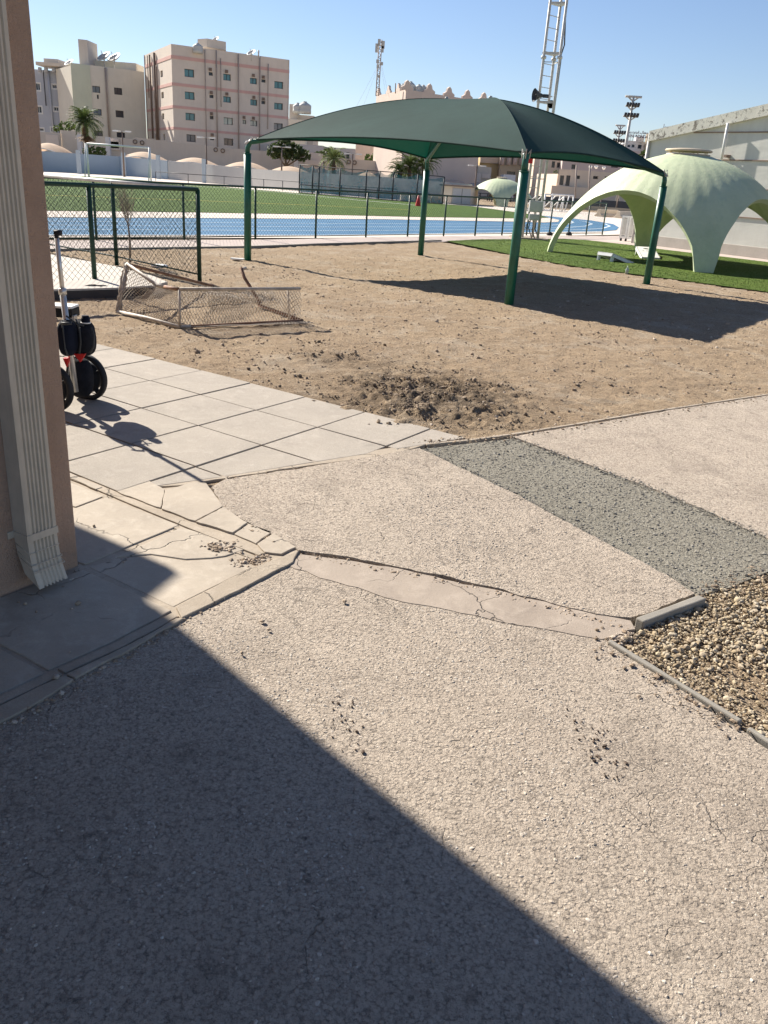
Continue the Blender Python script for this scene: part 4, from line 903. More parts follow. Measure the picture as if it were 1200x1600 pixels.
# ------------------------------------------------------------------ generic facades
def cells(name, A, B, z0, z1, holes, mat, parent, dep=.18, out=None, pane=None, frame=None, wname='window'):
    """wall from ground point A to B with real openings; holes = (s0, s1, z0, z1, pane_mat, frame_kind)"""
    A = Vector((A[0], A[1], 0)); B = Vector((B[0], B[1], 0)); d = B-A; L = d.length; d.normalize(); nn = Vector((d.y, -d.x, 0))
    if nn.dot(A+B) > 0: nn = -nn                       # outward, towards the camera side
    ss = sorted(set([0, L]+[min(max(v, .01), L-.01) for h in holes for v in h[:2]])); zs = sorted(set([z0, z1]+[v for h in holes for v in h[2:4]]))
    m = MB()
    def P_(s_, z, o=0): return A+d*s_+nn*o+Vector((0, 0, z))
    for i in range(len(ss)-1):
        for j in range(len(zs)-1):
            cs, cz = (ss[i]+ss[i+1])/2, (zs[j]+zs[j+1])/2
            if any(h[0] < cs < h[1] and h[2] < cz < h[3] for h in holes): continue
            m.add([P_(ss[i], zs[j]), P_(ss[i+1], zs[j]), P_(ss[i+1], zs[j+1]), P_(ss[i], zs[j+1])], [(0, 1, 2, 3)])
    for h in holes:
        a, b, c_, e = h[:4]
        for q in (((a, c_), (b, c_)), ((b, c_), (b, e)), ((b, e), (a, e)), ((a, e), (a, c_))):
            m.add([P_(q[0][0], q[0][1]), P_(q[1][0], q[1][1]), P_(q[1][0], q[1][1], -dep), P_(q[0][0], q[0][1], -dep)], [(0, 1, 2, 3)])
    w_ = m.build(name, mat, parent)
    for h in holes:
        a, b, c_, e = h[:4]; pm = h[4] if len(h) > 4 else 'pane_dark'; fk = h[5] if len(h) > 5 else None; fw = min(.07, (b-a)*.08)
        fm = MB()
        for (p0, p1, q0, q1) in ((a, b, c_, c_+fw), (a, b, e-fw, e), (a, a+fw, c_+fw, e-fw), (b-fw, b, c_+fw, e-fw), ((a+b)/2-fw/2, (a+b)/2+fw/2, c_+fw, e-fw)):
            fm.extr([P_(p0, q0, -dep+.02), P_(p1, q0, -dep+.02), P_(p1, q1, -dep+.02), P_(p0, q1, -dep+.02)], nn*.05)
        if fk == 'white':
            k = .22
            for (p0, p1, q0, q1) in ((a-k, b+k, c_-k, c_), (a-k, b+k, e, e+k), (a-k, a, c_, e), (b, b+k, c_, e)):
                fm.extr([P_(p0, q0, .0), P_(p1, q0, .0), P_(p1, q1, .0), P_(p0, q1, .0)], nn*.08)
        wo_ = fm.build(wname, M['frame_white'] if fk == 'white' else M['frame_dark'], parent)
        pm_ = MB(); pm_.add([P_(a, c_, -dep), P_(b, c_, -dep), P_(b, e, -dep), P_(a, e, -dep)], [(0, 1, 2, 3)]); pm_.build('pane', M[pm], wo_)
    return w_
def hole(A, B, r, pane='pane_dark', fk=None):
    """opening from a picture rectangle on the facade plane A-B"""
    a = vp(r[0], (r[1]+r[3])/2, A, B); b = vp(r[2], (r[1]+r[3])/2, A, B); t = vp((r[0]+r[2])/2, r[1], A, B); o = vp((r[0]+r[2])/2, r[3], A, B)
    d = Vector((B[0]-A[0], B[1]-A[1], 0)).normalized(); s_ = lambda p: (p.x-A[0])*d.x+(p.y-A[1])*d.y
    s0_, s1_ = sorted((s_(a), s_(b))); return (s0_, s1_, o.z, t.z, pane, fk)
def zpt(px, py, z):          # where the ray reaches height z
    v = ray(px, py); t = (z-EYE)/v[2]; return Vector((v[0]*t, v[1]*t, 0))
def zz2(ox, oy, s): return lambda r: (ox+r[0]*s, oy+r[1]*s, ox+r[2]*s, oy+r[3]*s)
def solid(A, B, dep, z1, mat, name, parent, z0=-.04, inset=.25, side=1):
    """back volume behind a facade so it has depth"""
    A = Vector((A[0], A[1], 0)); B = Vector((B[0], B[1], 0)); d = (B-A).normalized(); nn = Vector((-d.y, d.x, 0))
    if nn.dot(A+B) < 0: nn = -nn
    m = MB(); q = [A+nn*inset, B+nn*inset, B+nn*dep, A+nn*dep]; m.prism([(p.x, p.y) for p in q], z0, z1); return m.build(name, mat, parent)

# pink apartment block
MP = M['pinkb'] = mat_wall('pink_block', (.62, .555, .48), .05, .5, .25); M['pband'] = mat_wall('pink_band', (.58, .37, .33), .05, .5, .2); M['drain'] = simple('drain_brown', (.20, .15, .12), .8); M['drain2'] = simple('drain_grey', (.36, .30, .26), .8)
Yc = 150.; ct = at(267.2, 68.4, Yc); ZT = ct.z; PC = Vector((ct.x, ct.y, 0)); PR = zpt(452.3, 93.6, ZT); PL = zpt(225.6, 86.2, ZT)
pk_ = thing('apartment_building', 'pink five storey apartment block with darker pink bands and teal windows', 'building', PC)
f2 = zz2(220, 50, .21667)
wr = [(315, 268, 385, 325), (318, 432, 388, 487), (323, 585, 392, 638)]; H1 = [hole(PC, PR, f2(r), 'pane_teal') for r in wr]+[hole(PC, PR, f2((330, 740, 397, 792)), 'pane_grey')]
H1 += [hole(PC, PR, f2(r), 'pane_dark') for r in ((490, 290, 520, 315), (495, 453, 525, 476), (498, 605, 525, 630), (500, 757, 530, 780), (870, 342, 900, 364), (870, 497, 898, 520))]
H1 += [hole(PC, PR, f2(r), 'pane_teal') for r in ((595, 303, 650, 350), (595, 465, 650, 508), (788, 332, 838, 375), (790, 487, 840, 530), (963, 357, 1027, 408), (962, 512, 1025, 560))]+[hole(PC, PR, f2(r), 'pane_pale') for r in ((598, 618, 665, 668), (790, 638, 840, 678), (733, 633, 760, 663))]+[hole(PC, PR, f2((600, 768, 667, 818)), 'pane_dark'), hole(PC, PR, f2((960, 658, 1025, 705)), 'pane_grey')]
cells('wall', PC, PR, -.04, ZT, H1, MP, pk_, .35)
H2 = [hole(PL, PC, f2(r), 'pane_dark') for r in ((142, 278, 158, 325), (148, 433, 165, 478), (153, 587, 168, 630), (162, 735, 175, 780), (90, 295, 103, 342), (95, 448, 107, 490), (100, 595, 112, 625), (104, 738, 116, 770))]
cells('wall', PL, PC, -.04, ZT, H2, MP, pk_, .35)
q4 = PL+(PR-PC); m = MB(); ins = (q4-PC).normalized()*.8; m.prism([((p+(q4+PC)*0.5*.09-p*.09).x, (p+(q4+PC)*0.5*.09-p*.09).y) for p in (PC, PR, q4, PL)], 0, ZT-.9); m.build('roof_deck', MP, pk_)
for a, b in ((PR, q4), (q4, PL)): m = MB(); m.extr([a, b, b+Vector((0, 0, ZT)), a+Vector((0, 0, ZT))], (PC-q4).normalized()*.2); m.build('wall', MP, pk_)
for yl, yh, rl, rh in ((165, 190, 270, 297), (362, 384, 460, 482), (526, 546, 614, 635), (682, 700, 752, 772)):
    t_ = vp(*(f2((222, yl, 0, 0))[:2]), PC, PR).z; b_ = vp(*(f2((222, yh, 0, 0))[:2]), PC, PR).z
    for a, b in ((PC, PR), (PL, PC)):
        d = (b-a).normalized(); nn = Vector((d.y, -d.x, 0)); nn = nn if nn.dot(a) < 0 else -nn
        m = MB(); m.extr([a+Vector((0, 0, b_)), b+Vector((0, 0, b_)), b+Vector((0, 0, t_)), a+Vector((0, 0, t_))], nn*.06); m.build('band', M['pband'], pk_)
def vpipe(A, B, px, y0, y1, r, mat, parent, off=.25, name='drain_pipe'):
    a = vp(px, y0, A, B); b = vp(px, y1, A, B); d = Vector((B[0]-A[0], B[1]-A[1], 0)).normalized(); nn = Vector((d.y, -d.x, 0)); nn = nn if nn.dot(a) < 0 else -nn
    m = MB(); m.tube([Vector((a.x, a.y, a.z))+nn*off, Vector((a.x, a.y, b.z))+nn*off], r, 6); return m.build(name, mat, parent)
for x, y0_, y1_ in ((458, 120, 830), (540, 130, 840), (700, 155, 850), (855, 175, 870), (915, 230, 700), (572, 190, 540)): vpipe(PC, PR, *(f2((x, y0_, 0, 0))[:2]), 50+y1_*.2167, .10 if x in (540, 700, 855) else .07, M['drain2'], pk_)
for x, y0_, y1_, r_2 in ((72, 165, 770, .16), (105, 150, 780, .22), (57, 170, 480, .08), (122, 250, 780, .12)): vpipe(PL, PC, *(f2((x, y0_, 0, 0))[:2]), 50+y1_*.2167, r_2, M['drain'], pk_)
for r in ((503, 270), (620, 285), (814, 314), (886, 326), (510, 437), (622, 448), (817, 472), (886, 484), (512, 590), (746, 616), (814, 622), (516, 742)):   # small vent hoods
    p = vp(220+r[0]*.21667, 50+r[1]*.21667, PC, PR); m = MB(); m.obox(p+Vector((0, -.15, 0)), Vector((.22, 0, 0)), Vector((0, .2, 0)), Vector((0, 0, .22))); m.build('vent_hood', M['drain'], pk_)
# roof things
a = at(313, 66, 158); b = at(355, 80, 158); m = MB(); m.prism([(a.x, 156), (a.x+(b.x-a.x)*.42, 154.5), (b.x, 157), (b.x-1, 162), (a.x+1, 162)], 20, at(330, 62.5, 156).z); m.build('stair_tower', MP, pk_)
def dish(px, py, Y, r, lab=None, parent=None, mat='galv', grp='satellite dishes on the roofs'):
    c = at(px, py, Y); t = thing('satellite_dish', lab or 'pale satellite dish on a flat roof', 'satellite dish', c, grp); m = MB()
    m.lathe([(0, -.25*r), (r*.5, -.18*r), (r*.85, -.03*r), (r, .12*r), (r*.98, .14*r), (r*.8, .02*r), (0, -.18*r)], c, 16, axis=(-.35, -.5, .8)); m.build('reflector', M[mat], t)
    m = MB(); m.tube([c, c-Vector((0, 0, r*1.5))], .06*r+.03, 6); m.tube([c+Vector((0, 0, -.6*r)), c+Vector((-.25, -.35, .7))*r], .03*r+.02, 5); m.build('mount', M[mat], t); return t
dish(393, 82.5, 152, .8, 'satellite dish on the pink apartment block roof near the small mast')
dish(337, 61, 156, .6, 'small dish on the stair tower of the pink block')
def tank(c, r, h, lab, grp='water tanks on the roofs'):
    t = thing('water_tank', lab, 'water tank', c, grp); m = MB(); m.lathe([(0, 0), (r, .0), (r*1.02, h*.3), (r*.98, h*.33), (r*1.02, h*.6), (r, h*.75), (r*.5, h*.95), (r*.3, h), (0, h)], c, 16); m.build('body', M['grey_box'], t)
    m = MB(); m.lathe([(0, h), (r*.32, h), (r*.3, h*1.08), (0, h*1.1)], c, 12); m.build('lid', M['grey_box'], t)
p = at(309, 74, 152); tank(Vector((p.x, p.y, ZT-.9)), .8, 1.4, 'round water tank beside the stair tower of the pink block')
for px_ in (404,):
    m = MB(); m.tube([at(px_, 88, 152), at(px_, 78, 152)], .12, 6); m.tube([at(px_-1.5, 81, 152), at(px_+1.5, 81, 152)], .08, 5); tag(m.build('aerial', M['galv']), 'small roof aerial on the pink apartment block', 'aerial')

# cream building and blue-grey building further left
M['creamb'] = mat_wall('cream_block', (.70, .66, .56), .05, .4, .2); M['greenb'] = mat_wall('greenish_block', (.58, .61, .48), .05, .4, .2); M['greyb'] = mat_wall('bluegrey_block', (.43, .455, .51), .05, .4, .25); M['trim_b'] = mat_wall('roof_trim', (.60, .54, .47), .05, .4, .2)
f1 = zz2(40, 40, .25)
CA = at(119, 99, 160); ZC_ = CA.z; CA = Vector((CA.x, CA.y, 0)); CB = zpt(225, 112.3, ZC_)
cr_ = thing('apartment_building', 'cream and pale green block with a tall stair tower behind the palm', 'building', CA)
H3 = [hole(CA, CB, f1(r), k) for r, k in (((417, 378, 466, 419), 'pane_grey'), ((554, 389, 604, 432), 'pane_dark'), ((424, 521, 476, 561), 'pane_blue'), ((563, 531, 614, 574), 'pane_dark'), ((430, 658, 483, 690), 'pane_dark'), ((570, 668, 622, 700), 'pane_dark'), ((446, 432, 458, 458), 'pane_dark'))]
cells('wall', CA, CB, -.04, ZC_, H3, M['creamb'], cr_, .3); solid(CA, CB, 14, ZC_-.1, M['creamb'], 'main_block', cr_, inset=.31)
gA, gB = vp(119, 150, CA, CB), vp(143, 150, CA, CB)
m = MB(); d = (CB-CA).normalized(); nn = Vector((d.y, -d.x, 0)); m.prism([(q.x, q.y) for q in (gA-d*.6, gB, gB+nn*.12, gA-d*.6+nn*.12)], -.04, ZC_-.02); m.build('green_bay', M['greenb'], cr_)
vpipe(CA, CB, 163.5, 106, 214, .12, M['drain2'], cr_); vpipe(CA, CB, 166, 106, 214, .07, M['trim_b'], cr_)
Yt = 163; a = at(114.5, 61, Yt); b = at(138.5, 100, Yt); m = MB(); m.prism([(a.x, Yt+4), (a.x+1.0, Yt-.5), (b.x, Yt), (b.x, Yt+5)], ZC_-2, a.z); m.build('stair_tower', M['pinkb'], cr_)
a = at(138, 91, 166); b = at(210, 110, 166); m = MB(); m.prism([(a.x, 166), (b.x, 167), (b.x, 172), (a.x, 172)], ZC_-2, at(170, 95, 166).z); m.build('roof_parapet', M['creamb'], cr_)
dish(162.5, 88.5, 165, 1.3, 'left of two big dishes on the cream block roof'); dish(178.5, 90.5, 165, 1.3, 'right of two big dishes on the cream block roof')
GA = at(40, 107, 172); ZG = GA.z; GA = Vector((GA.x, GA.y, 0)); GB = zpt(118, 113, ZG)
gb_ = thing('apartment_building', 'blue-grey block with white window surrounds at the far left', 'building', GA)
H4 = [hole(GA, GB, f1(r), 'pane_dark', 'white') for r in ((62, 361, 90, 403), (168, 370, 194, 392), (240, 377, 279, 417), (66, 505, 100, 545), (178, 510, 205, 533), (250, 518, 288, 558), (88, 642, 112, 658), (160, 638, 180, 662))]
H4 = [h for h in H4 if h[0] > .3]
cells('wall', GA, GB, -.04, ZG, H4, M['greyb'], gb_, .3); solid(GA, GB, 12, ZG-.1, M['greyb'], 'main_block', gb_, inset=.31)
a = at(59, 98, 171); b = at(113, 106, 171); m = MB(); m.prism([(a.x, 170), (b.x, 170), (b.x, 176), (a.x, 176)], b.z, at(80, 98.5, 171).z); m.build('roof_slab', M['trim_b'], gb_)
m = MB(); a2 = at(68, 91, 172); b2 = at(91, 100, 172); m.prism([(a2.x, 172), (b2.x, 172), (b2.x, 176), (a2.x, 176)], b2.z, a2.z); m.build('roof_box', M['trim_b'], gb_)
for x in (62, 72, 84, 94, 108): m = MB(); m.tube([at(x, 105, 171.5), at(x, 113, 171.5)], .35, 8); m.build('roof_column', M['greyb'], gb_)
vpipe(GA, GB, 76, 112, 220, .22, M['greyb'], gb_, .2); vpipe(GA, GB, 68, 110, 165, .08, M['frame_dark'], gb_)
dish(108, 98, 168, .9, 'dish tilted flat on the blue-grey block roof edge')

# small far building with domed tank, between pink block and canopy
a = at(453, 167, 230); b = at(489, 186, 230); fb = thing('far_building', 'distant beige flat roofed block between pink block and canopy', 'building', (a.x, 230, 0))
m = MB(); m.prism([(a.x, 230), (b.x, 232), (b.x, 245), (a.x, 245)], -.04, at(470, 179, 230).z); m.build('wall', M['pinkb'], fb)
m = MB(); m.prism([(a.x, 229), (a.x+2, 229), (a.x+2, 234), (a.x, 234)], 10, a.z+.6); m.build('roof_tower', M['pinkb'], fb)
m = MB(); m.prism([(at(453, 0, 225).x, 225), (at(482, 0, 225).x, 225), (at(482, 0, 225).x, 229), (at(453, 0, 225).x, 229)], -.04, at(470, 187, 225).z); m.build('lower_wing', M['creamb'], fb)
p = at(476, 178, 228); tank(p, 1.6, 2.6, 'dome topped water tank on the distant beige block'); p = at(465, 177, 228); tank(p, 1.2, 2.2, 'smaller water tank on the distant beige block')

# pink parapet building behind the canopy with telecom mast
Yk = 118.; kc = at(634.5, 140, Yk); ZK = kc.z; KC = Vector((kc.x, kc.y, 0)); KR = zpt(756, 158.5, ZK); KL = zpt(588, 149.5, ZK)
pb = thing('parapet_building', 'pink building with crenellated parapet behind the green canopy', 'building', KC); M['pinkp'] = mat_wall('rose_render', (.62, .52, .45), .05, .4, .2)
f3 = zz2(360, 140, .3)
for a, b, hs in ((KC, KR, []), (KL, KC, [])): cells('wall', a, b, -.04, ZK, hs, M['pinkp'], pb)
q4 = KL+(KR-KC); m = MB(); m.prism([(p.x*.995, p.y*1.003) for p in (KC, KR, q4, KL)], 0, ZK-.8); m.build('roof_deck', M['pinkp'], pb)
def mer(A, B, px, y, w_, h):
    p = vp(px, y, A, B); d = (Vector(B)-Vector(A)).normalized(); d.z = 0; nn = Vector((-d.y, d.x, 0))
    P2 = [(-w_, 0), (-w_, h*.25), (-w_*.5, h*.45), (-w_*.35, h*.8), (0, h), (w_*.35, h*.8), (w_*.5, h*.45), (w_, h*.25), (w_, 0)]
    m = MB(); m.extr([Vector((p.x, p.y, ZK-.02))+d*x+Vector((0, 0, z)) for x, z in P2], nn*.3); m.build('merlon', M['pinkp'], pb)
for px in (590, 606, 621): mer(KL, KC, px, 146, .8, 1.0)
for px in (636, 671, 702, 731, 757): mer(KC, KR, px, 150, .95, 1.15)
for A_, B_ in ((KC, KR), (KL, KC)):
    d = (B_-A_).normalized(); nn = Vector((d.y, -d.x, 0)); nn = nn if nn.dot(A_) < 0 else -nn
    m = MB(); m.extr([A_+Vector((0, 0, ZK-2.2)), B_+Vector((0, 0, ZK-2.2)), B_+Vector((0, 0, ZK-1.6)), A_+Vector((0, 0, ZK-1.6))], nn*.1); m.build('band', M['pband'], pb)
for px, py, r, h, pl_ in ((629, 143.5, .85, 1.6, 'leftmost'), (641, 143.5, 1.0, 2.0, 'largest, second from left'), (654, 144.5, .9, 1.6, 'third from left'), (661, 144.5, .8, 1.5, 'rightmost')): tank(at(px, py+1.5, Yk+3), r*.62, h*.62, pl_+' white water tank on the pink parapet roof', 'tanks on the pink parapet roof')
m = MB(); m.tube([at(618, 146, Yk+2), at(618, 130, Yk+2)], .07, 5); tag(m.build('aerial', M['drain']), 'thin aerial at the left end of the parapet roof tanks', 'aerial')
tmst = thing('telecom_mast', 'telecom mast with panel antennas rising above the pink parapet building', 'mast', at(590, 150, Yk+1)); YT = Yk+1
m = MB(); 
for off in (-.18, .18): m.tube([at(589.5, 150, YT)+Vector((off, 0, 0)), at(594.5, 62, YT)+Vector((off, 0, 0))], .07, 5)
za, zb_ = at(590, 150, YT), at(594.5, 62, YT)
for k in range(26): t = k/26; p = za.lerp(zb_, t); q = za.lerp(zb_, t+1/26); s_ = .18 if k % 2 else -.18; m.tube([p+Vector((s_, 0, 0)), q-Vector((s_, 0, 0))], .04, 4)
m.build('lattice', M['drain2'], tmst)
for (x0_, y0_, y1_) in ((588, 68, 82), (598.5, 64, 76), (592, 61, 72), (597, 72, 82), (589.5, 93, 99), (596, 97, 102), (590, 101, 107), (590, 117, 121)):
    a = at(x0_, y0_, YT-.5); b = at(x0_+1.0, y1_, YT-.5); m = MB(); m.obox((a+b)/2, Vector((.17, 0, 0)), Vector((0, .12, 0)), Vector((0, 0, abs(a.z-b.z)/2))); m.tube([(a+b)/2, Vector((za.lerp(zb_, .7).x, YT, ((a+b)/2).z))], .04, 4); m.build('panel_antenna', M['galv'], tmst)
for ex, ey in ((556, 168), (568, 165), (608, 152), (603, 150)): m = MB(); m.tube([at(593, 98 if ex < 590 else 88, YT), at(ex, ey, YT+2)], .012, 3, cap=False); m.build('guy_wire', M['galv'], tmst)

# ------------------------------------------------------------------ grey hall at the right
HA = gz(1004, 381.5); HB = gz(1200, 405.5); hd = (HB-HA).normalized(); HE = HB+hd*9
hn = Vector((hd.y, -hd.x, 0)); hn = hn if hn.dot(HA) < 0 else -hn
def mat_hall():
    t = NT('grey_cladding'); c = t.mix(t.mr(t.noise(.6, 6, .7), .3, .7), (.56, .55, .50), (.66, .65, .59)); g_ = t.noise(1, 6, .7, t.scalevec((2.5, 2.5, .15))); c = t.mix(t.mr(g_, .5, .72, 0, .3), c, (.46, .44, .39))
    return t.done(c, .75, t.bump(t.noise(1, 3, .5, t.scalevec((.8, .8, 2.5))), .015), .3)
M['hall'] = mat_hall()
def mat_peel():
    t = NT('peeling_fascia'); c = t.mix(t.mr(t.noise(2, 6, .7), .3, .7), (.60, .58, .50), (.70, .68, .60)); n1 = t.noise(3.3, 8, .8, dist=.6); c = t.mix(t.mr(n1, .555, .575, 0, 1), c, (.20, .18, .15)); c = t.mix(t.mr(t.noise(9, 7, .8), .57, .60, 0, .8), c, (.10, .09, .08)); return t.done(c, .85, t.bump(n1, .01), .2)
M['peel'] = mat_peel(); M['seam'] = simple('rusty_seam', (.26, .19, .145), .8)
hall = thing('sports_hall', 'large grey clad hall with peeling sloped fascia at the right edge', 'building', HA)
def HP_(px, py, o=0): p = vp(px, py, HA, HB); return p+hn*o
t0 = HP_(1018, 208); t1 = HP_(1200, 166.5); sl_ = (t1.z-t0.z)/((t1-t0).to_2d().length); LE = (HE-HA).length
A_h = HA+hd*((Vector((t0.x, t0.y, 0))-HA).dot(hd)); 
def top_z(s_): return t0.z+sl_*(s_-(Vector((t0.x, t0.y, 0))-A_h).dot(hd))
EL = (HE-A_h).length
m = MB(); m.extr([A_h-Vector((0, 0, .04)), HE-Vector((0, 0, .04)), HE+Vector((0, 0, top_z(EL))), A_h+Vector((0, 0, top_z(0)))], -hn*14); m.build('wall', M['hall'], hall)
f_t = HP_(1020, 221.5); fh = t0.z-f_t.z; f_r = HP_(1200, 181.5); 
m = MB(); m.extr([A_h+Vector((0, 0, top_z(0)-fh)), HE+Vector((0, 0, top_z(EL)-fh)), HE+Vector((0, 0, top_z(EL)+.06)), A_h+Vector((0, 0, top_z(0)+.06))], hn*.12); m.build('fascia', M['peel'], hall)
for (xa, ya, xb, yb) in ((1085, 206, 1200, 206.5), (1015, 249, 1200, 251.5), (1015, 283, 1200, 297), (1015, 328, 1200, 343)):
    za_ = HP_(xb, yb).z; s0_ = 0 if xa < 1050 else (vp(xa, ya, HA, HB).to_2d()-A_h.to_2d()).length
    a = A_h+hd*s0_; m = MB(); m.extr([a+Vector((0, 0, za_-.015)), HE+Vector((0, 0, za_-.015)), HE+Vector((0, 0, za_+.02)), a+Vector((0, 0, za_+.02))], hn*.03); m.build('seam', M['seam'], hall)
zp = HP_(1200, 388).z; m = MB(); m.extr([A_h-Vector((0, 0, .04)), HE-Vector((0, 0, .04)), HE+Vector((0, 0, zp)), A_h+Vector((0, 0, zp))], hn*.1); m.build('plinth', M['plat'], hall)
m = MB(); m.tube([HP_(1142, 193, .15), HP_(1131, 253, .15)], .04, 8); pp = m.build('drain_pipe', M['white_metal'], hall)
m = MB(); p = HP_(1139.5, 244.5, .1); m.obox(p, hd*.05, hn*.12, Vector((0, 0, .04))); m.build('wall_lamp', M['seam'], hall)
m = MB(); m.tube([A_h+hn*.05+Vector((0, 0, -.04)), A_h+hn*.05+Vector((0, 0, top_z(0)))], .06, 6); m.build('corner_trim', M['galv'], hall)

# white louvred shutter pair
sA, sB = gz(967, 376), gz(994, 378.5); sh_ = thing('louvred_gate', 'white two leaf louvred screen standing by the grey hall', 'louvred screen', sA)
sd_ = (sB-sA).normalized(); sn = Vector((sd_.y, -sd_.x, 0)); sL = (sB-sA).length; sH = vp(970, 336.5, sA, sB).z
def SP(s_, z, o=0): return sA+sd_*s_+sn*o+Vector((0, 0, z))
def sbox(name, s0_, s1_, z0_, z1_, o0, o1, par): m = MB(); m.extr([SP(s0_, z0_, o0), SP(s1_, z0_, o0), SP(s1_, z1_, o0), SP(s0_, z1_, o0)], sn*(o1-o0)); return m.build(name, M['white_metal'], par)
for a, b in ((0, .40*sL), (.43*sL, sL)):
    for (p0, p1, q0, q1) in ((a, b, .1, .17), (a, b, sH-.07, sH), (a, a+.06, .17, sH-.07), (b-.06, b, .17, sH-.07)): lf = sbox('leaf_frame', p0, p1, q0, q1, 0, .05, sh_)
    n_ = 16
    for k in range(n_):
        z = .2+(sH-.3)*k/n_; m = MB(); m.extr([SP(a+.06, z, .005), SP(b-.06, z, .005), SP(b-.06, z+.05, .045), SP(a+.06, z+.05, .045)], Vector((0, 0, -.008))+sn*-.004); m.build('slat', M['white_metal'], sh_)
m = MB(); m.extr([SP(0, .1, -.25), SP(sL, .1, -.25), SP(sL, sH, -.25), SP(0, sH, -.25)], sn*-.03); m.build('backing', M['darkcloth'], sh_)
for s_ in (.05, .36*sL, sL-.05): m = MB(); m.tube([SP(s_, -.02, -.05), SP(s_, .12, -.05)], .04, 6); m.build('foot', M['black'], sh_)

# beige barriers
for i, (x0_, x1_, y0_, y1_) in enumerate(((940, 969, 327, 338.5), (971, 1003, 330, 341))):
    a = gz(x0_+1, y1_); b = gz(x1_, y1_+.8); zt_ = vp(x0_+2, y0_+.5, a, b).z; d = (b-a).normalized(); nn = Vector((-d.y, d.x, 0)); m = MB(); c = (a+b)/2; L = (b-a).length
    prof_ = [(-.35, 0), (.35, 0), (.35, .12*zt_), (.14, .45*zt_), (.12, zt_), (-.12, zt_), (-.14, .45*zt_), (-.35, .12*zt_)]
    m.extr([a+nn*(q[0]+.35)+Vector((0, 0, q[1])) for q in prof_], d*L); tag(m.build('barrier', M['shade_b'], bevel=.02), ('left' if i == 0 else 'right')+' of two beige barrier blocks beyond the blue track', 'barrier', 'beige barrier blocks beyond the track')

# ------------------------------------------------------------------ bean bag toss boards on the lawn
def board(tl, tr, bl, br, zt_, lab, seen_face=True):
    root = thing('toss_board', lab, 'game board', (bl+br)/2, 'toss boards on the lawn'); th = .035
    n = (tr-tl).cross(bl-tl).normalized(); n = n if n.z > 0 else -n
    m = MB(); m.extr([tl, tr, br, bl], -n*.018); m.build('playing_face', M['white_metal'] if seen_face else M['worn_w2'], root)
    for a, b in ((tl, tr), (tr, br), (br, bl), (bl, tl)): m = MB(); d = (b-a).normalized(); ins = ((tl+tr+bl+br)/4-(a+b)/2).normalized()*.025; m.extr([a, b, b+ins, a+ins], -n*.085); m.build('side_rail', M['white_metal'], root)
    for a in (tl+(tr-tl)*.06, tr+(tl-tr)*.06): m = MB(); f = Vector((a.x, a.y, 0))+(tl-bl).to_3d().normalized()*.02; m.extr([a+(tr-tl).normalized()*.02, a-(tr-tl).normalized()*.02, Vector((f.x, f.y, .008))-(tr-tl).normalized()*.02, Vector((f.x, f.y, .008))+(tr-tl).normalized()*.02], (bl-tl).normalized()*.06); m.build('leg', M['white_metal'], root)
    hc = tl.lerp(tr, .5)+(bl-tl)*.2+n*.002; m = MB(); m.lathe([(0, 0), (.075, 0), (.08, -.002)], hc, 20, axis=tuple(n)); m.build('hole', M['black'], root)
    return root, n
M['worn_w2'] = M['white_metal']
l1, l2 = gz(932.5, 406.6), gz(954, 409.6); zt1 = vp(933, 392.5, l1, l2).z; tl = Vector((l1.x, l1.y, zt1)); tr = Vector((l2.x+.03, l2.y, zt1)); e1, e2 = gz(973, 407, .03), gz(991, 410, .03)
e1 = e2-(tr-tl); e1.z = .03
board(tl, tr, e1, e2, zt1, 'left toss board seen from behind with its two legs towards us')
b1_, b2_ = gz(1003, 401.5, .05), gz(1032, 403, .05); k1 = gz(991.5, 398); zt2 = at(992, 384.5, k1.y).z; tl = Vector((k1.x, k1.y, zt2)); tr = tl+(b2_-b1_); rt_, n_b = board(tl, tr, b1_, b2_, zt2, 'right white toss board facing us with a round hole')
m = MB(); hc = tl.lerp(tr, .5)+(b1_-tl)*.42+n_b*.004
for dx, wd in ((-.12, .05), (.0, .07), (.09, .05)):
    q = hc+(tr-tl).normalized()*dx; ax_ = (tr-tl).normalized()*wd*.6; ay_ = (b1_-tl).normalized()*.022; m.add([q-ax_-ay_, q+ax_-ay_, q+ax_+ay_, q-ax_+ay_], [(0, 1, 2, 3)])
m.build('printed_mark', M['black'], rt_)
m = MB(); c = gz(979, 428); m.lathe([(0, 0), (.035, 0), (.035, .10), (.012, .14), (.012, .17), (0, .17)], c, 12); tag(m.build('bottle', M['pane_pale']), 'small clear bottle on the lawn edge near the right canopy post', 'bottle')
m = MB(); c = gz(371, 405.5); m.prism([(c.x-.13, c.y-.05), (c.x+.12, c.y-.06), (c.x+.13, c.y+.06), (c.x-.12, c.y+.05)], 0, .025); tag(m.build('white_board', M['white_metal']), 'flat white scrap on the dirt beside the left canopy post', 'scrap')
m = MB(); c = gz(249, 417); m.lathe([(0, 0), (.13, 0), (.14, .03), (.1, .04), (0, .03)], c, 12); tag(m.build('round_plate', M['white_metal']), 'white round lid lying inside the green pen', 'lid')

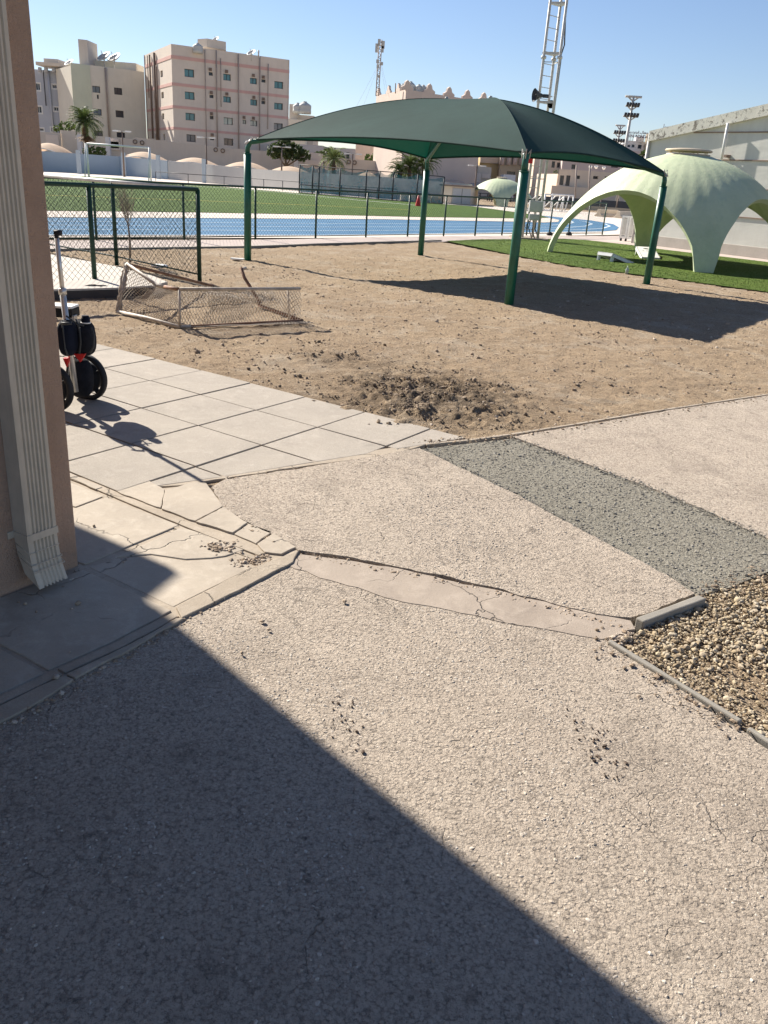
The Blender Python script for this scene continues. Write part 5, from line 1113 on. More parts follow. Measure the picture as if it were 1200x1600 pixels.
# ------------------------------------------------------------------ wheeled cart half behind the wall
ct_ = thing('wheeled_cart', 'black two wheeled bag cart with silver pole parked behind the wall', 'cart', (-2.2, 5.6, 0))
w1 = gz(138, 625); ax = Vector((-.30, -.95, 0)).normalized()
def wheel(c0_, r):
    c = c0_+Vector((0, 0, r)); m = MB(); m.lathe([(r*.80, -.018), (r*.9, -.026), (r*.985, -.016), (r, 0), (r*.985, .016), (r*.9, .026), (r*.80, .018), (r*.78, 0), (r*.80, -.018)], c, 40, axis=tuple(ax)); wh = m.build('wheel', M['black'], ct_)
    b = ax.orthogonal().normalized(); c_ = ax.cross(b)
    for k in range(5):
        a = k*2*math.pi/5+.3; d = b*math.cos(a)+c_*math.sin(a); e = b*math.cos(a+.5)+c_*math.sin(a+.5); s_ = MB(); s_.tube([c+d*r*.2, c+d*r*.82], .018, 6); s_.build('spoke', M['black'], wh)
    s_ = MB(); s_.lathe([(0, -.03), (r*.62, -.028), (r*.66, 0), (r*.62, .028), (0, .03)], c-ax*.012, 24, axis=tuple(ax)); s_.build('hub_cover', M['black'], wh); return c
r_w = .166; cA = wheel(w1, r_w); w2 = w1+ax*.36; cB = wheel(Vector((w2.x, w2.y, 0)), r_w)
m = MB(); m.tube([cA, cB], .012, 8); m.build('axle', M['alu'], ct_)
Yp = 5.45; pt, pm1, pb_ = at(88.5, 372, Yp), at(97.5, 455, Yp), at(118, 612, Yp)
m = MB(); m.tube([pm1, pb_], .020, 12); m.build('pole', M['alu'], ct_); m = MB(); m.tube([pt, pm1+(pb_-pm1)*.1], .0145, 12); m.build('telescopic_pole', M['alu'], ct_)
m = MB(); m.lathe([(0, -.02), (.026, -.018), (.026, .02), (0, .022)], pm1, 12, axis=tuple(pb_-pm1)); m.build('pole_clamp', M['alu'], ct_)
m = MB(); m.tube([at(85, 363.5, Yp), at(96, 363.5, Yp)], .017, 10); m.tube([at(88.5, 374, Yp), at(88, 362, Yp)], .013, 10); m.build('handle_grip', M['black'], ct_)
def blob(name, c, rx, ry, rz, mat, seed=0, n=16, sq=.75):
    m = MB(); vs_ = []; k_ = 12
    for i in range(k_+1):
        ph = math.pi*i/k_-math.pi/2
        for k in range(n):
            a = 2*math.pi*k/n; cx1 = math.copysign(abs(math.cos(a))**sq, math.cos(a)); sx1 = math.copysign(abs(math.sin(a))**sq, math.sin(a)); cz1 = math.copysign(abs(math.sin(ph))**sq, math.sin(ph)); cr = abs(math.cos(ph))**sq
            f = 1+.07*noise.noise(Vector((cx1*2, sx1*2, cz1*2+seed))); vs_.append((c.x+rx*cx1*cr*f, c.y+ry*sx1*cr*f, c.z+rz*cz1*f))
    m.add(vs_, [(i*n+k, i*n+(k+1) % n, (i+1)*n+(k+1) % n, (i+1)*n+k) for i in range(k_) for k in range(n)], True); return m.build(name, mat, ct_)
c = at(106, 528, 5.42); blob('front_bag', c, .055, .09, .118, M['navy'], 1)
c = at(128.5, 528, 5.55); blob('side_bag', c, .085, .10, .122, M['black_cloth'], 4)
c = at(127, 590, 5.58); blob('lower_bag', c, .078, .08, .135, M['black_cloth'], 7)
m = MB(); a = at(84, 479, 5.7); b = at(115, 495, 5.7); m.obox((a+b)/2, Vector((.085, 0, 0)), Vector((0, .07, 0)), Vector((0, 0, .03))); m.build('box', M['black'], ct_, bevel=.004)
m = MB(); m.obox((a+b)/2+Vector((0, 0, .04)), Vector((.083, 0, 0)), Vector((0, .07, 0)), Vector((0, 0, .008))); m.build('box_lid', M['white_metal'], ct_, bevel=.003)
m = MB(); m.obox(at(112, 499, 5.66), Vector((.03, 0, 0)), Vector((0, .03, 0)), Vector((0, 0, .03))); m.build('bracket', M['alu'], ct_, bevel=.003)
m = MB(); c = at(134, 505, 5.5); m.lathe([(0, 0), (.028, 0), (.03, .03), (.024, .035), (.024, .05), (0, .05)], c, 14); m.build('bottle_cap', M['navy'], ct_)
m = MB(); m.lathe([(.029, 0), (.032, 0), (.032, .008), (.029, .008)], c, 14); m.build('bottle_ring', M['white_metal'], ct_)
for pts in ([(97, 500), (99, 520), (102, 545), (106, 556)], [(118, 498), (124, 512), (126, 535), (124, 553)], [(104, 494), (112, 500), (121, 506), (131, 509)], [(143, 512), (147, 525), (146, 542), (140, 552)]):
    m = MB(); m.tube([at(x, y, 5.335 if x < 112 else 5.42) for x, y in pts], .006, 5); m.build('strap', M['darkcloth'], ct_)
m = MB(); m.tube([at(96, 505, 5.31), at(102, 506, 5.30), at(112, 505, 5.31)], .010, 6); m.build('bag_rim', M['darkcloth'], ct_)
for x, y in ((121, 506), (124, 512)): m = MB(); m.lathe([(0, 0), (.006, 0), (.004, .004), (0, .005)], at(x, y, 5.42), 8, axis=(0, -1, .2)); m.build('buckle', M['alu'], ct_)
m = MB(); a, b, c = at(115, 553, 5.46), at(133, 553, 5.46), at(125, 566, 5.46); m.extr([a, b, c], (0, .03, 0)); m.build('red_tag', M['red'], ct_)
m = MB(); a, b, c = at(98, 560, 5.4), at(107, 560, 5.4), at(104, 574, 5.4); m.extr([a, b, c], (0, .03, 0)); m.build('red_tag', M['red'], ct_)

# ------------------------------------------------------------------ far boundary wall, compound wall, car shades
M['bluewall'] = mat_wall('blue_grey_wall', (.44, .50, .54), .04, .5, .2); M['greywall'] = mat_wall('grey_wall', (.50, .485, .46), .04, .5, .2); M['compound'] = mat_wall('compound_wall', (.61, .545, .465), .04, .5, .2); M['compound2'] = mat_wall('gate_panel', (.70, .61, .53), .04, .5, .15)
def longwall(pts_b, pts_t, th, mat, name, lab):
    """wall whose foot runs through pts_b; top heights read at pts_t"""
    P_ = [gz(*q) for q in pts_b]; m = MB()
    for k in range(len(P_)-1):
        a, b = P_[k], P_[k+1]; za_ = at(*pts_t[k], a.y).z; zb2 = at(*pts_t[k+1], b.y).z
        d = (b-a).normalized(); nn = Vector((-d.y, d.x, 0)); nn = nn if nn.y > 0 else -nn
        vs_ = [a, b, b+nn*th, a+nn*th]; vs_ = [Vector((p.x, p.y, -.04)) for p in vs_]+[Vector((a.x, a.y, za_)), Vector((b.x, b.y, zb2)), Vector((b.x+nn.x*th, b.y+nn.y*th, zb2)), Vector((a.x+nn.x*th, a.y+nn.y*th, za_))]
        m.add(vs_, [(0, 1, 5, 4), (1, 2, 6, 5), (2, 3, 7, 6), (3, 0, 4, 7), (4, 5, 6, 7)])
    return tag(m.build(name, mat), lab, 'wall')
longwall([(-90, 262), (70, 267.5), (187, 274), (262, 280)], [(-88, 226), (70, 236.5), (187, 244.5), (262, 251)], .3, M['bluewall'], 'boundary_wall', 'blue-grey painted boundary wall along the far left of the field')
longwall([(262.5, 280), (392, 291.5), (470, 299), (600, 310), (690, 316), (735, 318)], [(262.5, 251), (392, 263.5), (470, 268.5), (600, 276.5), (690, 284), (735, 288)], .3, M['greywall'], 'boundary_wall', 'grey boundary wall behind the field between canopy posts')
for x, y, pl_ in ((124, 271.5, 'pier left of the palm'), (194, 275.5, 'pier in the middle of the far goal'), (248, 279.5, 'pier where the blue wall turns grey'), (319, 285.5, 'pier on the grey wall left of the canopy post')):
    p = gz(x, y); t_ = at(x, y-37, p.y); m = MB(); m.box(p.x-.2, p.x+.2, p.y-.12, p.y+.2, -.04, t_.z); tag(m.build('wall_pier', M['bluewall']), 'blue-grey boundary wall '+pl_, 'pier', 'piers of the boundary wall')
# compound wall behind
CWY = 128
cwp = [(60, 208), (92, 211), (93, 206), (125, 209), (126, 214.5), (168, 216), (210, 217), (340, 230), (442, 237), (532, 247.5), (604, 253), (690, 258), (768, 265)]
cwb = thing('compound_wall', 'long beige compound wall behind the car shades', 'wall', (0, CWY, 0))
def wpanel(x0_, ya, x1_, yb, Y, mat, par, th=.4, name='wall_panel', y0b=None):
    a = at(x0_, ya, Y); b = at(x1_, yb, Y); m = MB(); z0_ = -.04
    m.add([(a.x, Y, z0_), (b.x, Y, z0_), (b.x, Y, b.z), (a.x, Y, a.z), (a.x, Y+th, z0_), (b.x, Y+th, z0_), (b.x, Y+th, b.z), (a.x, Y+th, a.z)], [(0, 1, 2, 3), (5, 4, 7, 6), (3, 2, 6, 7), (0, 3, 7, 4), (1, 5, 6, 2)]); return m.build(name, mat, par)
for i, (x0_, ya, x1_, yb) in enumerate(((-20, 200, 93, 208), (93.5, 203, 125, 206), (125.5, 214, 210, 217), (210, 214.5, 340, 230), (340, 230, 442, 238), (508, 245, 604, 253), (604, 253, 700, 259), (700, 259.5, 768, 266))): wpanel(x0_, ya, x1_, yb, CWY+(.5 if i == 1 else 0), M['compound'], cwb)
wpanel(441, 236, 462, 238, CWY-.3, M['compound'], cwb); wpanel(464, 236, 504, 240, CWY-.5, M['compound2'], cwb, name='gate_panel'); wpanel(745, 258, 768, 262, CWY-.6, M['compound'], cwb)
for r, Y in (((164.5, 215.5, 186, 232), 0), ((71, 210, 92, 227), 0), ((173, 221, 188, 235), 0), ((476, 249, 500, 258), .6), ((447, 247, 458, 262), .4), ((753, 271, 766, 279), .7), ((741, 270, 751, 285), .7)):
    a = at(r[0], r[1], CWY-.12-Y); b = at(r[2], r[3], CWY-.12-Y); m = MB(); m.box(a.x, b.x, CWY-.16-Y, CWY-.05-Y, min(a.z, b.z), max(a.z, b.z)); m.build('gate_inset', M['compound2'], cwb)
for x, y in ((211, 221.5), (222, 223), (337, 234), (348, 235.5), (435.6, 243), (545, 253), (554, 254), (735, 270)):
    c = at(x, y, CWY-.1); m = MB(); n_ = 16; m.tube([c+Vector((math.cos(k*math.pi/8)*.26, 0, math.sin(k*math.pi/8)*.26)) for k in range(17)], .07, 5, cap=False); m.build('round_vent', M['drain'], cwb)
for x, y0_, y1_ in ((124, 210, 240), (168.5, 214, 238), (463, 235, 262), (729, 262, 283)): a = at(x, y0_, CWY-1); m = MB(); m.box(a.x-.3, a.x+.3, CWY-1.3, CWY-.8, -.04, a.z); m.build('gate_post', M['frame_white'], cwb)
# arched fabric car shades
def shade(x0_, x1_, ybase, ytop, Y, lab):
    a, b = at(x0_, ybase, Y), at(x1_, ybase, Y); zt_ = at((x0_+x1_)/2, ytop, Y).z; zb3 = (a.z+b.z)/2; Dp = 5.5; n_ = 20; root = thing('car_shade', lab, 'car shade', ((a.x+b.x)/2, Y, 0), 'arched beige car shades behind the wall'); vs_ = []
    for j in range(5):
        t = j/4
        for i in range(n_+1):
            s_ = i/n_; z = zb3-(1-(1-abs(2*t-1)**2))*.25+(zt_-zb3)*(max(0, math.sin(math.pi*s_)))**.85*(1-.35*abs(2*t-1)**2); vs_.append((a.x+(b.x-a.x)*s_, Y+Dp*t, z))
    m = MB(); m.add(vs_, [(j*(n_+1)+i, j*(n_+1)+i+1, (j+1)*(n_+1)+i+1, (j+1)*(n_+1)+i) for j in range(4) for i in range(n_)], True); m.build('fabric', M['shade'], root)
    m = MB(); m.tube([(v[0], v[1]-.02, v[2]-.05) for v in vs_[:n_+1]], .06, 5); m.build('frame_pipe', M['white_metal'], root)
    for x in (a.x, b.x): m = MB(); m.tube([(x, Y, -.04), (x, Y, zb3)], .09, 6); m.build('post', M['white_metal'], root)
for i, (x0_, x1_, yb, yt) in enumerate(((30, 97, 238, 222), (178, 253, 250, 236.2), (262, 334, 257, 245.5), (341, 415, 264, 252), (413, 484, 271, 259.5), (553, 592, 279, 269), (681, 735, 289, 280), (727, 790, 292, 285))):
    shade(x0_, x1_, yb, yt, 112, ['car shade at the far left behind the blue-grey wall', 'car shade right of the palm tree behind the wall', 'car shade between the palm and the left canopy post', 'car shade just left of and behind the left canopy post', 'car shade right of the left canopy post', 'small car shade behind the blue net enclosure', 'car shade behind the back canopy post and shed', 'car shade left above the small distant dome'][i])
# street lamps
def lamp(x, yt, yb, Y, lab):
    t_ = at(x, yt, Y); root = thing('street_lamp', lab, 'street lamp', (t_.x, Y, 0), 'lamp posts in the car park'); m = MB(); m.tube([(t_.x, Y, -.04), t_], [.11, .07], 8); m.build('pole', M['drain'], root)
    m = MB(); m.tube([t_-Vector((.6, 0, .02)), t_+Vector((.6, 0, -.02))], .05, 5); m.build('arm', M['galv'], root)
    for s_ in (-1, 1): m = MB(); m.obox(t_+Vector((s_*.7, 0, 0)), Vector((.3, 0, 0)), Vector((0, .2, 0)), Vector((0, 0, .07))); m.build('lamp_head', M['white_metal'], root)
for x, yt, l_ in ((190.5, 205, 'lamp post rising behind the wall between palm and pink block'), (322, 215, 'lamp post in front of the pink apartment block'), (440.5, 229.5, 'twin lamp post beside the left canopy post'), (551.5, 240.5, 'twin lamp post seen below the canopy edge'), (745.5, 259, 'twin lamp post left of the front canopy post')): lamp(x, yt, 0, 100, l_)

# ------------------------------------------------------------------ palms, trees
def mat_leaf(name, a, b):
    t = NT(name); c = t.mix(t.mr(t.noise(1.2, 4, .7), .3, .7), a, b); t.done(c, .7, None, .3)
    tr = t.n('BsdfTranslucent'); tr.inputs[0].default_value = tuple(min(1, x*1.4) for x in b)+(1,); mx = t.n('MixShader'); mx.inputs[0].default_value = .22
    t.l(t.b.outputs[0], mx.inputs[1]); t.l(tr.outputs[0], mx.inputs[2]); t.l(mx.outputs[0], t.t.nodes['Material Output'].inputs[0]); return t.m
M['palm'] = mat_leaf('palm_leaf', (.04, .075, .02), (.09, .13, .035)); M['palm_y'] = mat_leaf('palm_leaf_pale', (.10, .15, .05), (.17, .21, .08)); M['palm_dead'] = mat_leaf('dead_palm_leaf', (.16, .105, .06), (.24, .16, .09))
M['tree'] = mat_leaf('tree_leaf', (.025, .045, .016), (.06, .085, .03)); M['tree2'] = mat_leaf('shrub_leaf', (.045, .075, .02), (.085, .12, .035)); M['trunk'] = simple('palm_trunk', (.16, .12, .085), .95, .3, 9, bumpd=.02, bscale=14)
def palm(px, ycrown, Y, R_, dead, lab, mat='palm', n=34, seed=1):
    r_ = random.Random(seed); c = at(px, ycrown, Y); root = thing('palm_tree', lab, 'palm tree', (c.x, Y, 0)); m = MB(); m.tube([(c.x, Y, -.04), (c.x+.1, Y, c.z*.5), c], [.32, .26, .24], 10); m.build('trunk', M['trunk'], root)
    def fronds(N, lo, hi, Lf, mt, name):
        m = MB()
        for k in range(N):
            az = r_.uniform(0, 6.283); el = r_.uniform(lo, hi); L = Lf*r_.uniform(.8, 1.1); hd_ = Vector((math.cos(az), math.sin(az), 0)); pts = []; p = c.copy(); e = el; st = L/8
            for i in range(9): pts.append(p.copy()); p = p+(hd_*math.cos(e)+Vector((0, 0, math.sin(e))))*st; e -= .11+.05*i*.5
            m.tube(pts, [.03*(1-i/10)+.008 for i in range(9)], 3, cap=False)
            side = hd_.cross(Vector((0, 0, 1)))
            # fan of narrow leaflets both sides and a tip fan
            for i in range(2, 9):
                for sgn in (-1, 1):
                    for q in range(2):
                        b0_ = pts[i]-(pts[i]-pts[i-1])*q*.5; t = (pts[i]-pts[i-1]).normalized(); l_ = L*.27*(1-.45*i/9)*r_.uniform(.8, 1.2); tip = b0_+(side*sgn*r_.uniform(.6, .9)+t*.75+Vector((0, 0, r_.uniform(-.45, .05)))).normalized()*l_; w_ = t*.05*R_/2
                        m.add([b0_-w_, b0_+w_, tip], [(0, 1, 2)])
        m.build(name, M[mt], root)
    fronds(n, -.25, 1.45, R_, mat, 'crown')
    if dead: fronds(int(n*.9), -1.56, -1.3, dead, 'palm_dead', 'dead_fronds')
palm(132, 192, 118, 2.7, 2.4, 'palm tree with brown skirt in front of the cream block', 'palm', 70, 3)
palm(521, 249, 112, 2.1, 1.1, 'pale green palm seen below the canopy edge above the blue net', 'palm_y', 46, 5)
palm(640, 262, 108, 2.5, .0, 'left bushy palm of the clump behind the back canopy post', 'palm', 60, 7); palm(662, 258, 108, 2.3, .0, 'right bushy palm of the clump behind the back canopy post', 'palm', 60, 9); palm(625, 268, 108, 2.0, 0, 'lowest leftmost palm of the clump behind the back canopy post', 'palm', 46, 11)
def tree(cs, Y, mat, lab, dens=900, leaf=.28, seed=1, name='tree'):
    r_ = random.Random(seed); C_ = at(cs[0][0], cs[0][1], Y); root = thing(name, lab, 'tree', (C_.x, Y, 0)); m = MB(); m.tube([(C_.x, Y+.3, -.04), (C_.x+.1, Y+.3, C_.z*.6), C_+Vector((0, .3, 0))], [.25, .18, .08], 7)
    for x, y, rr in cs[1:]: m.tube([(C_.x+.1, Y+.3, C_.z*.5), at(x, y, Y)], [.12, .04], 5)
    m.build('trunk', M['trunk'], root); m = MB()
    for x, y, rr in cs:
        c = at(x, y, Y); Rr = rr*Y/FPX
        for _ in range(int(dens*(Rr/2.5)**2)):
            v = Vector((r_.gauss(0, 1), r_.gauss(0, 1), r_.gauss(0, 1))).normalized()*Rr*r_.uniform(.45, 1.05)**.7; v.z *= .85
            if noise.noise((c+v)*.9) < -.28: continue
            p = c+v; n_ = Vector((r_.gauss(0, 1), r_.gauss(0, 1), r_.gauss(0, 1))).normalized(); a = n_.orthogonal().normalized()*leaf*r_.uniform(.6, 1.3); b = n_.cross(a).normalized()*leaf*.6; m.add([p-a, p-b, p+a, p+b], [(0, 1, 2, 3)])
    m.build('crown', M[mat], root)
tree([(445, 232, 16), (430, 236, 12), (460, 238, 14), (475, 243, 10)], 122, 'tree', 'dark dense tree behind the gate panel under the canopy left end', 1100, seed=2)
tree([(513, 240, 9), (500, 243, 7), (530, 246, 8)], 135, 'tree', 'dark tree behind the pale palm under the canopy', 900, seed=3)
tree([(590, 250, 11), (577, 248, 7), (602, 252, 8)], 135, 'tree2', 'green shrub tree between villa and palm clump under the canopy', 900, seed=4)
tree([(100, 198, 8), (90, 200, 6), (110, 197, 7)], 140, 'tree2', 'low green bush left of the palm before the blue-grey block', 900, seed=6, name='bush')
tree([(147, 236, 8), (158, 237, 8), (135, 237, 6)], 115, 'tree2', 'green bush behind the boundary wall under the goal crossbar', 800, seed=8, name='bush')
tree([(1008, 238, 5), (1012, 240, 5), (1003, 241, 4)], 150, 'tree2', 'small green tree between hotel and grey hall', 800, seed=10)
tree([(848, 280, 7), (842, 284, 6), (854, 284, 5)], 118, 'tree', 'dark shrub in the shade by the yellowish villa wall', 800, seed=12, name='bush')
tree([(868, 270, 4), (867, 280, 4), (866, 290, 4)], 116, 'tree2', 'narrow climbing plant on the beige villa corner', 800, .2, seed=13, name='climber')

# ------------------------------------------------------------------ buildings seen below the canopy and to the right
def block(x0_, y0_, x1_, y1_, Y, mat, lab, wins=(), dep=8, name='villa', skew=0, extra=None):
    a = at(x0_, y0_, Y); b = at(x1_, y1_, Y+skew); A_ = Vector((a.x, Y, 0)); B_ = Vector((b.x, Y+skew, 0)); z1_ = (a.z+b.z)/2
    root = thing(name, lab, 'building', A_); hs = [h for h in (hole(A_, B_, r, k) for r, k in wins)]
    cells('wall', A_, B_, -.04, z1_, hs, M[mat], root, .25); solid(A_, B_, dep, z1_-.02, M[mat], 'main_block', root, inset=.26); return root, A_, B_, z1_
M['yellowb'] = mat_wall('ochre_render', (.58, .45, .25), .05, .5, .15); M['brownb'] = mat_wall('brown_render', (.48, .41, .31), .05, .5, .2); M['greyv'] = mat_wall('grey_villa', (.52, .49, .47), .05, .5, .15); M['mauve'] = mat_wall('mauve_render', (.54, .45, .42), .05, .5, .15); M['beigev'] = mat_wall('beige_villa', (.66, .55, .44), .05, .5, .15); M['whiteb'] = mat_wall('white_block', (.66, .66, .68), .04, .5, .15)
block(424, 222, 505, 228, 150, 'greyv', 'grey villa wall behind the dark tree under the canopy', (((490, 238, 497, 250), 'pane_dark'),)); block(505, 228, 556, 234, 151, 'greyv', 'lighter grey villa wall right of the dark tree', (((541, 238, 546, 249), 'pane_dark'), ((530, 240, 534, 250), 'pane_dark')))
block(556, 225, 690, 232, 140, 'pinkp', 'pink villa wall between palm clump and grey villa', (((620, 238, 624, 250), 'pane_dark'),))
rt, A_, B_, z_ = block(690, 236, 752, 243, 138, 'mauve', 'mauve villa with arched windows above the compound wall', (((700, 258, 712, 266), 'pane_dark'), ((732, 257, 742, 266), 'pane_dark')))
rt, A_, B_, z_ = block(751, 240, 782.5, 244, 134, 'yellowb', 'ochre yellow villa left of the front canopy post', ()); wpa = at(751, 247, 133.8); wpb = at(782, 256, 133.8); m = MB(); m.box(wpa.x, wpb.x, 133.6, 133.95, wpb.z, z_+.4); m.build('parapet', M['beigev'], rt)
rt, A_, B_, z_ = block(783, 238, 872, 246, 132, 'brownb', 'brownish villa in shade behind front canopy post', (((792, 268, 805, 272.5), 'pane_dark'), ((800, 246, 804, 256), 'pane_grey')))
for x in (786, 796, 806, 816): vpipe(A_, B_, x, 236, 258, .35, M['mauve'], rt, .2, 'pilaster')
block(787, 272.5, 806, 273.5, 118, 'whiteb', 'plain white utility block behind the small dome', (), 4, 'utility_block'); 
YV = 100.; va = at(874, 264, YV); ZV = va.z; VA = Vector((va.x, va.y, 0)); VC = zpt(921, 267, ZV); VB = zpt(1010, 262, ZV); VB = Vector((VC.x+9, VC.y+3.2, 0))
vl = thing('villa', 'beige two storey villa with tall dark windows right of the mast', 'building', VA); f5 = zz2(780, 240, .18333)
cells('wall', VA, VC, -.04, ZV, [hole(VA, VC, f5(r), 'pane_dark') for r in ((515, 186, 550, 268), (568, 186, 603, 275), (655, 187, 688, 216))], M['beigev'], vl, .3)
cells('wall', VC, VB, -.04, ZV, [hole(VC, VB, f5(r), 'pane_dark') for r in ((800, 192, 845, 217), (735, 322, 780, 348), (900, 195, 925, 207))], M['beigev'], vl, .3)
m = MB(); m.prism([(p.x, p.y+.6) for p in (VA, VC, VB, VB+Vector((-4, 8, 0)), VA+Vector((-1, 9, 0)))], 0, ZV-.5); m.build('main_block', M['beigev'], vl)
m = MB(); p = vp(900, 292, VA, VC); a = at(862, 292, YV-3); m.prism([(a.x, a.y), (VC.x, VC.y-1.2), (VC.x, VC.y-.1), (VA.x, VA.y-.1)], -.04, at(880, 291, YV-2).z); m.build('front_terrace', M['beigev'], vl)
block(880, 248, 1004, 254, 122, 'mauve', 'shaded upper block behind the beige villa', (((893, 257, 899, 264), 'pane_dark'), ((955, 256, 966, 262), 'pane_dark')))
block(836, 246, 882, 250, 124, 'beigev', 'pale block with dark openings above the mast boxes', (((862, 252, 867, 262), 'pane_dark'), ((870, 254, 876, 262), 'pane_dark')))
for (x, y, w_, pl_) in ((931, 264, .22, 'middle'), (943, 265.5, .22, 'right'), (922, 264, .2, 'left')):
    p = at(x, y, 104); t = thing('satellite_dish', pl_+' white dish lying on the beige villa roof', 'satellite dish', p, 'dishes on the beige villa roof'); m = MB(); m.lathe([(0, 0), (w_*.7, .1), (w_, .3), (w_*.95, .32), (0, .06)], p, 14, axis=(0, -.3, 1)); m.build('reflector', M['white_metal'], t)
# dark mesh screen and low wall behind the track's far end
scr = thing('mesh_screen', 'dark grey mesh screen fence behind the white goals at the track end', 'fence', gz(900, 330)); M['screen'] = simple('dark_mesh_screen', (.085, .09, .10), .9, .15, .5)
sa, sb_ = gz(836, 322), gz(1040, 336); za_ = vp(842, 306, sa, sb_).z; d = (sb_-sa).normalized(); nn = Vector((-d.y, d.x, 0)); L = (sb_-sa).length
for k in range(8):
    a = sa+d*(L*k/8); b = sa+d*(L*(k+1)/8-.1); m = MB(); m.extr([a, b, b+Vector((0, 0, za_)), a+Vector((0, 0, za_))], nn*.05); m.build('panel', M['screen'], scr)
    m = MB(); m.tube([a-nn*.1, a-nn*.1+Vector((0, 0, za_+.2))], .06, 6); m.build('post', M['drain'], scr)
m = MB(); a, b = sa-nn*1.2, sb_-nn*1.2; m.extr([a, b, b+Vector((0, 0, .35)), a+Vector((0, 0, .35))], nn*.3); tag(m.build('low_wall', M['brownb']), 'low brown kerb wall at the foot of the dark mesh screen', 'wall')
# shed
def shed():
    a, b, c = gz(688, 317.5), gz(704, 318.8), gz(734, 320); zt_ = at(690, 290, a.y).z; r = thing('shed', 'cream utility shed with a double door beside the field', 'shed', a)
    m = MB(); m.prism([(a.x, a.y), (b.x, b.y), (c.x, c.y), (c.x+1, c.y+5), (a.x+1, a.y+5)], -.04, zt_); m.build('wall', M['beigev'], r)
    d = (c-b).normalized(); n_ = Vector((d.y, -d.x, 0))
    for t0_, t1_ in ((.04, .48), (.52, .96)): m = MB(); m.extr([b.lerp(c, t0_)+Vector((0, 0, .05)), b.lerp(c, t1_)+Vector((0, 0, .05)), b.lerp(c, t1_)+Vector((0, 0, zt_*.9)), b.lerp(c, t0_)+Vector((0, 0, zt_*.9))], n_*.08); m.build('door', M['greywall'], r)
    m = MB(); m.prism([(a.x-.2, a.y-.2), (b.x, b.y-.3), (c.x+.2, c.y-.2), (c.x+1, c.y+5), (a.x+1, a.y+5)], zt_, zt_+.12); m.build('roof', M['drain'], r)
shed()
a, b = gz(626, 313.5), gz(690, 317.5); 
for k in range(4):
    pass
    p, q = a.lerp(b, k/4), a.lerp(b, (k+1)/4-.02); zt_ = vp(640, 304.5, a, b).z; m = MB(); d = (q-p).normalized(); nn = Vector((-d.y, d.x, 0)); m.extr([p, q, q+Vector((0, 0, zt_)), p+Vector((0, 0, zt_))], nn*.5); tag(m.build('barrier', M['beigev'] if k < 2 else M['collar'], bevel=.03), ['leftmost', 'second from left', 'third from left', 'rightmost'][k]+' beige block in the low row beside the red cone', 'barrier', 'low beige blocks beside the red cone')
# red cone
c = gz(653, 322.5); t = thing('traffic_cone', 'tall red cone at the field corner left of the shed', 'cone', c); hcn = at(652.5, 305, c.y).z
m = MB(); m.lathe([(0, 0), (.26, 0), (.26, .05), (0, .05)], c, 4, smooth=False); m.build('foot', M['red'], t); m = MB(); m.lathe([(.19, .05), (.15, hcn*.35), (.05, hcn*.97), (.0, hcn)], c, 16); m.build('cone_body', M['red'], t)
# blue net enclosure
M['bluenet'] = None
def mat_net():
    t = NT('blue_green_netting'); t.b.inputs['Base Color'].default_value = (.02, .20, .26, 1); t.b.inputs['Roughness'].default_value = .9; tr = t.n('BsdfTransparent'); mx = t.n('MixShader'); mx.inputs[0].default_value = .42
    t.l(t.mr(t.noise(.4, 4), .35, .65, .45, .8), mx.inputs[0]); t.l(tr.outputs[0], mx.inputs[1]); t.l(t.b.outputs[0], mx.inputs[2]); t.l(mx.outputs[0], t.t.nodes['Material Output'].inputs[0]); return t.m
M['bluenet'] = mat_net(); Na, Nb, Nc = gz(470, 300.5), gz(572, 309.5), gz(690, 318); ne = thing('net_enclosure', 'blue-green netting enclosure on dark poles along the far wall', 'net enclosure', Na)
npx = [(470, 301.5, 257), (490, 303.3, 259), (500, 304, 260), (532, 307, 263), (572, 310, 266), (592, 311.5, 267.5), (613, 313, 269), (650, 316, 272), (690, 318.5, 276)]
prv = None
for x, yb, yt in npx:
    p = gz(x, yb); p = Vector((p.x, p.y-1.2, 0)); t_ = at(x, yt, p.y).z; post(ne, 'pole', p, t_, .06, M['frame_dark'], n=6)
    if prv:
        q, tz = prv; m = MB(); n_ = 6; vs_ = []
        for i in range(n_+1):
            s_ = i/n_; e = q.lerp(p, s_); zt_ = tz+(t_-tz)*s_-.25*math.sin(math.pi*s_); vs_ += [(e.x, e.y, 0.02), (e.x, e.y+.08*math.sin(s_*9), zt_)]
        m.add(vs_, [(2*i, 2*i+2, 2*i+3, 2*i+1) for i in range(n_)]); m.build('net', M['bluenet'], ne)
    prv = (p, t_)
for k in (0, 1, 2): 
    m = MB(); z_k = (2.2, 1.1, .06)[k]*.62; pts = [Vector((gz(x, yb).x, gz(x, yb).y-1.25, z_k if k else 0)) for x, yb, yt in npx]
    if k == 0: pts = [Vector((gz(x, yb).x, gz(x, yb).y-1.2, at(x, yt, gz(x, yb).y-1.2).z)) for x, yb, yt in npx]
    m.tube(pts, .035, 5); m.build('rail', M['frame_dark'], ne)
# low far rail along the field's far side
fr = thing('pitch_rail', 'thin dark rail fence along the far side of the pitch', 'fence', gz(400, 295)); rp = [gz(x, y) for x, y in ((250, 282.5), (300, 286.5), (355, 290), (388, 292.7), (416, 295), (445, 297.5), (474, 300), (505, 302.5), (535, 305.2), (562, 307.6), (590, 310), (620, 312.3))]
for p in rp: post(fr, 'post', p-Vector((0, 1.5, 0)), .85, .035, M['frame_dark'], n=5)
m = MB(); m.tube([p-Vector((0, 1.5, -.85)) for p in rp], .035, 5); m.build('top_rail', M['frame_dark'], fr)

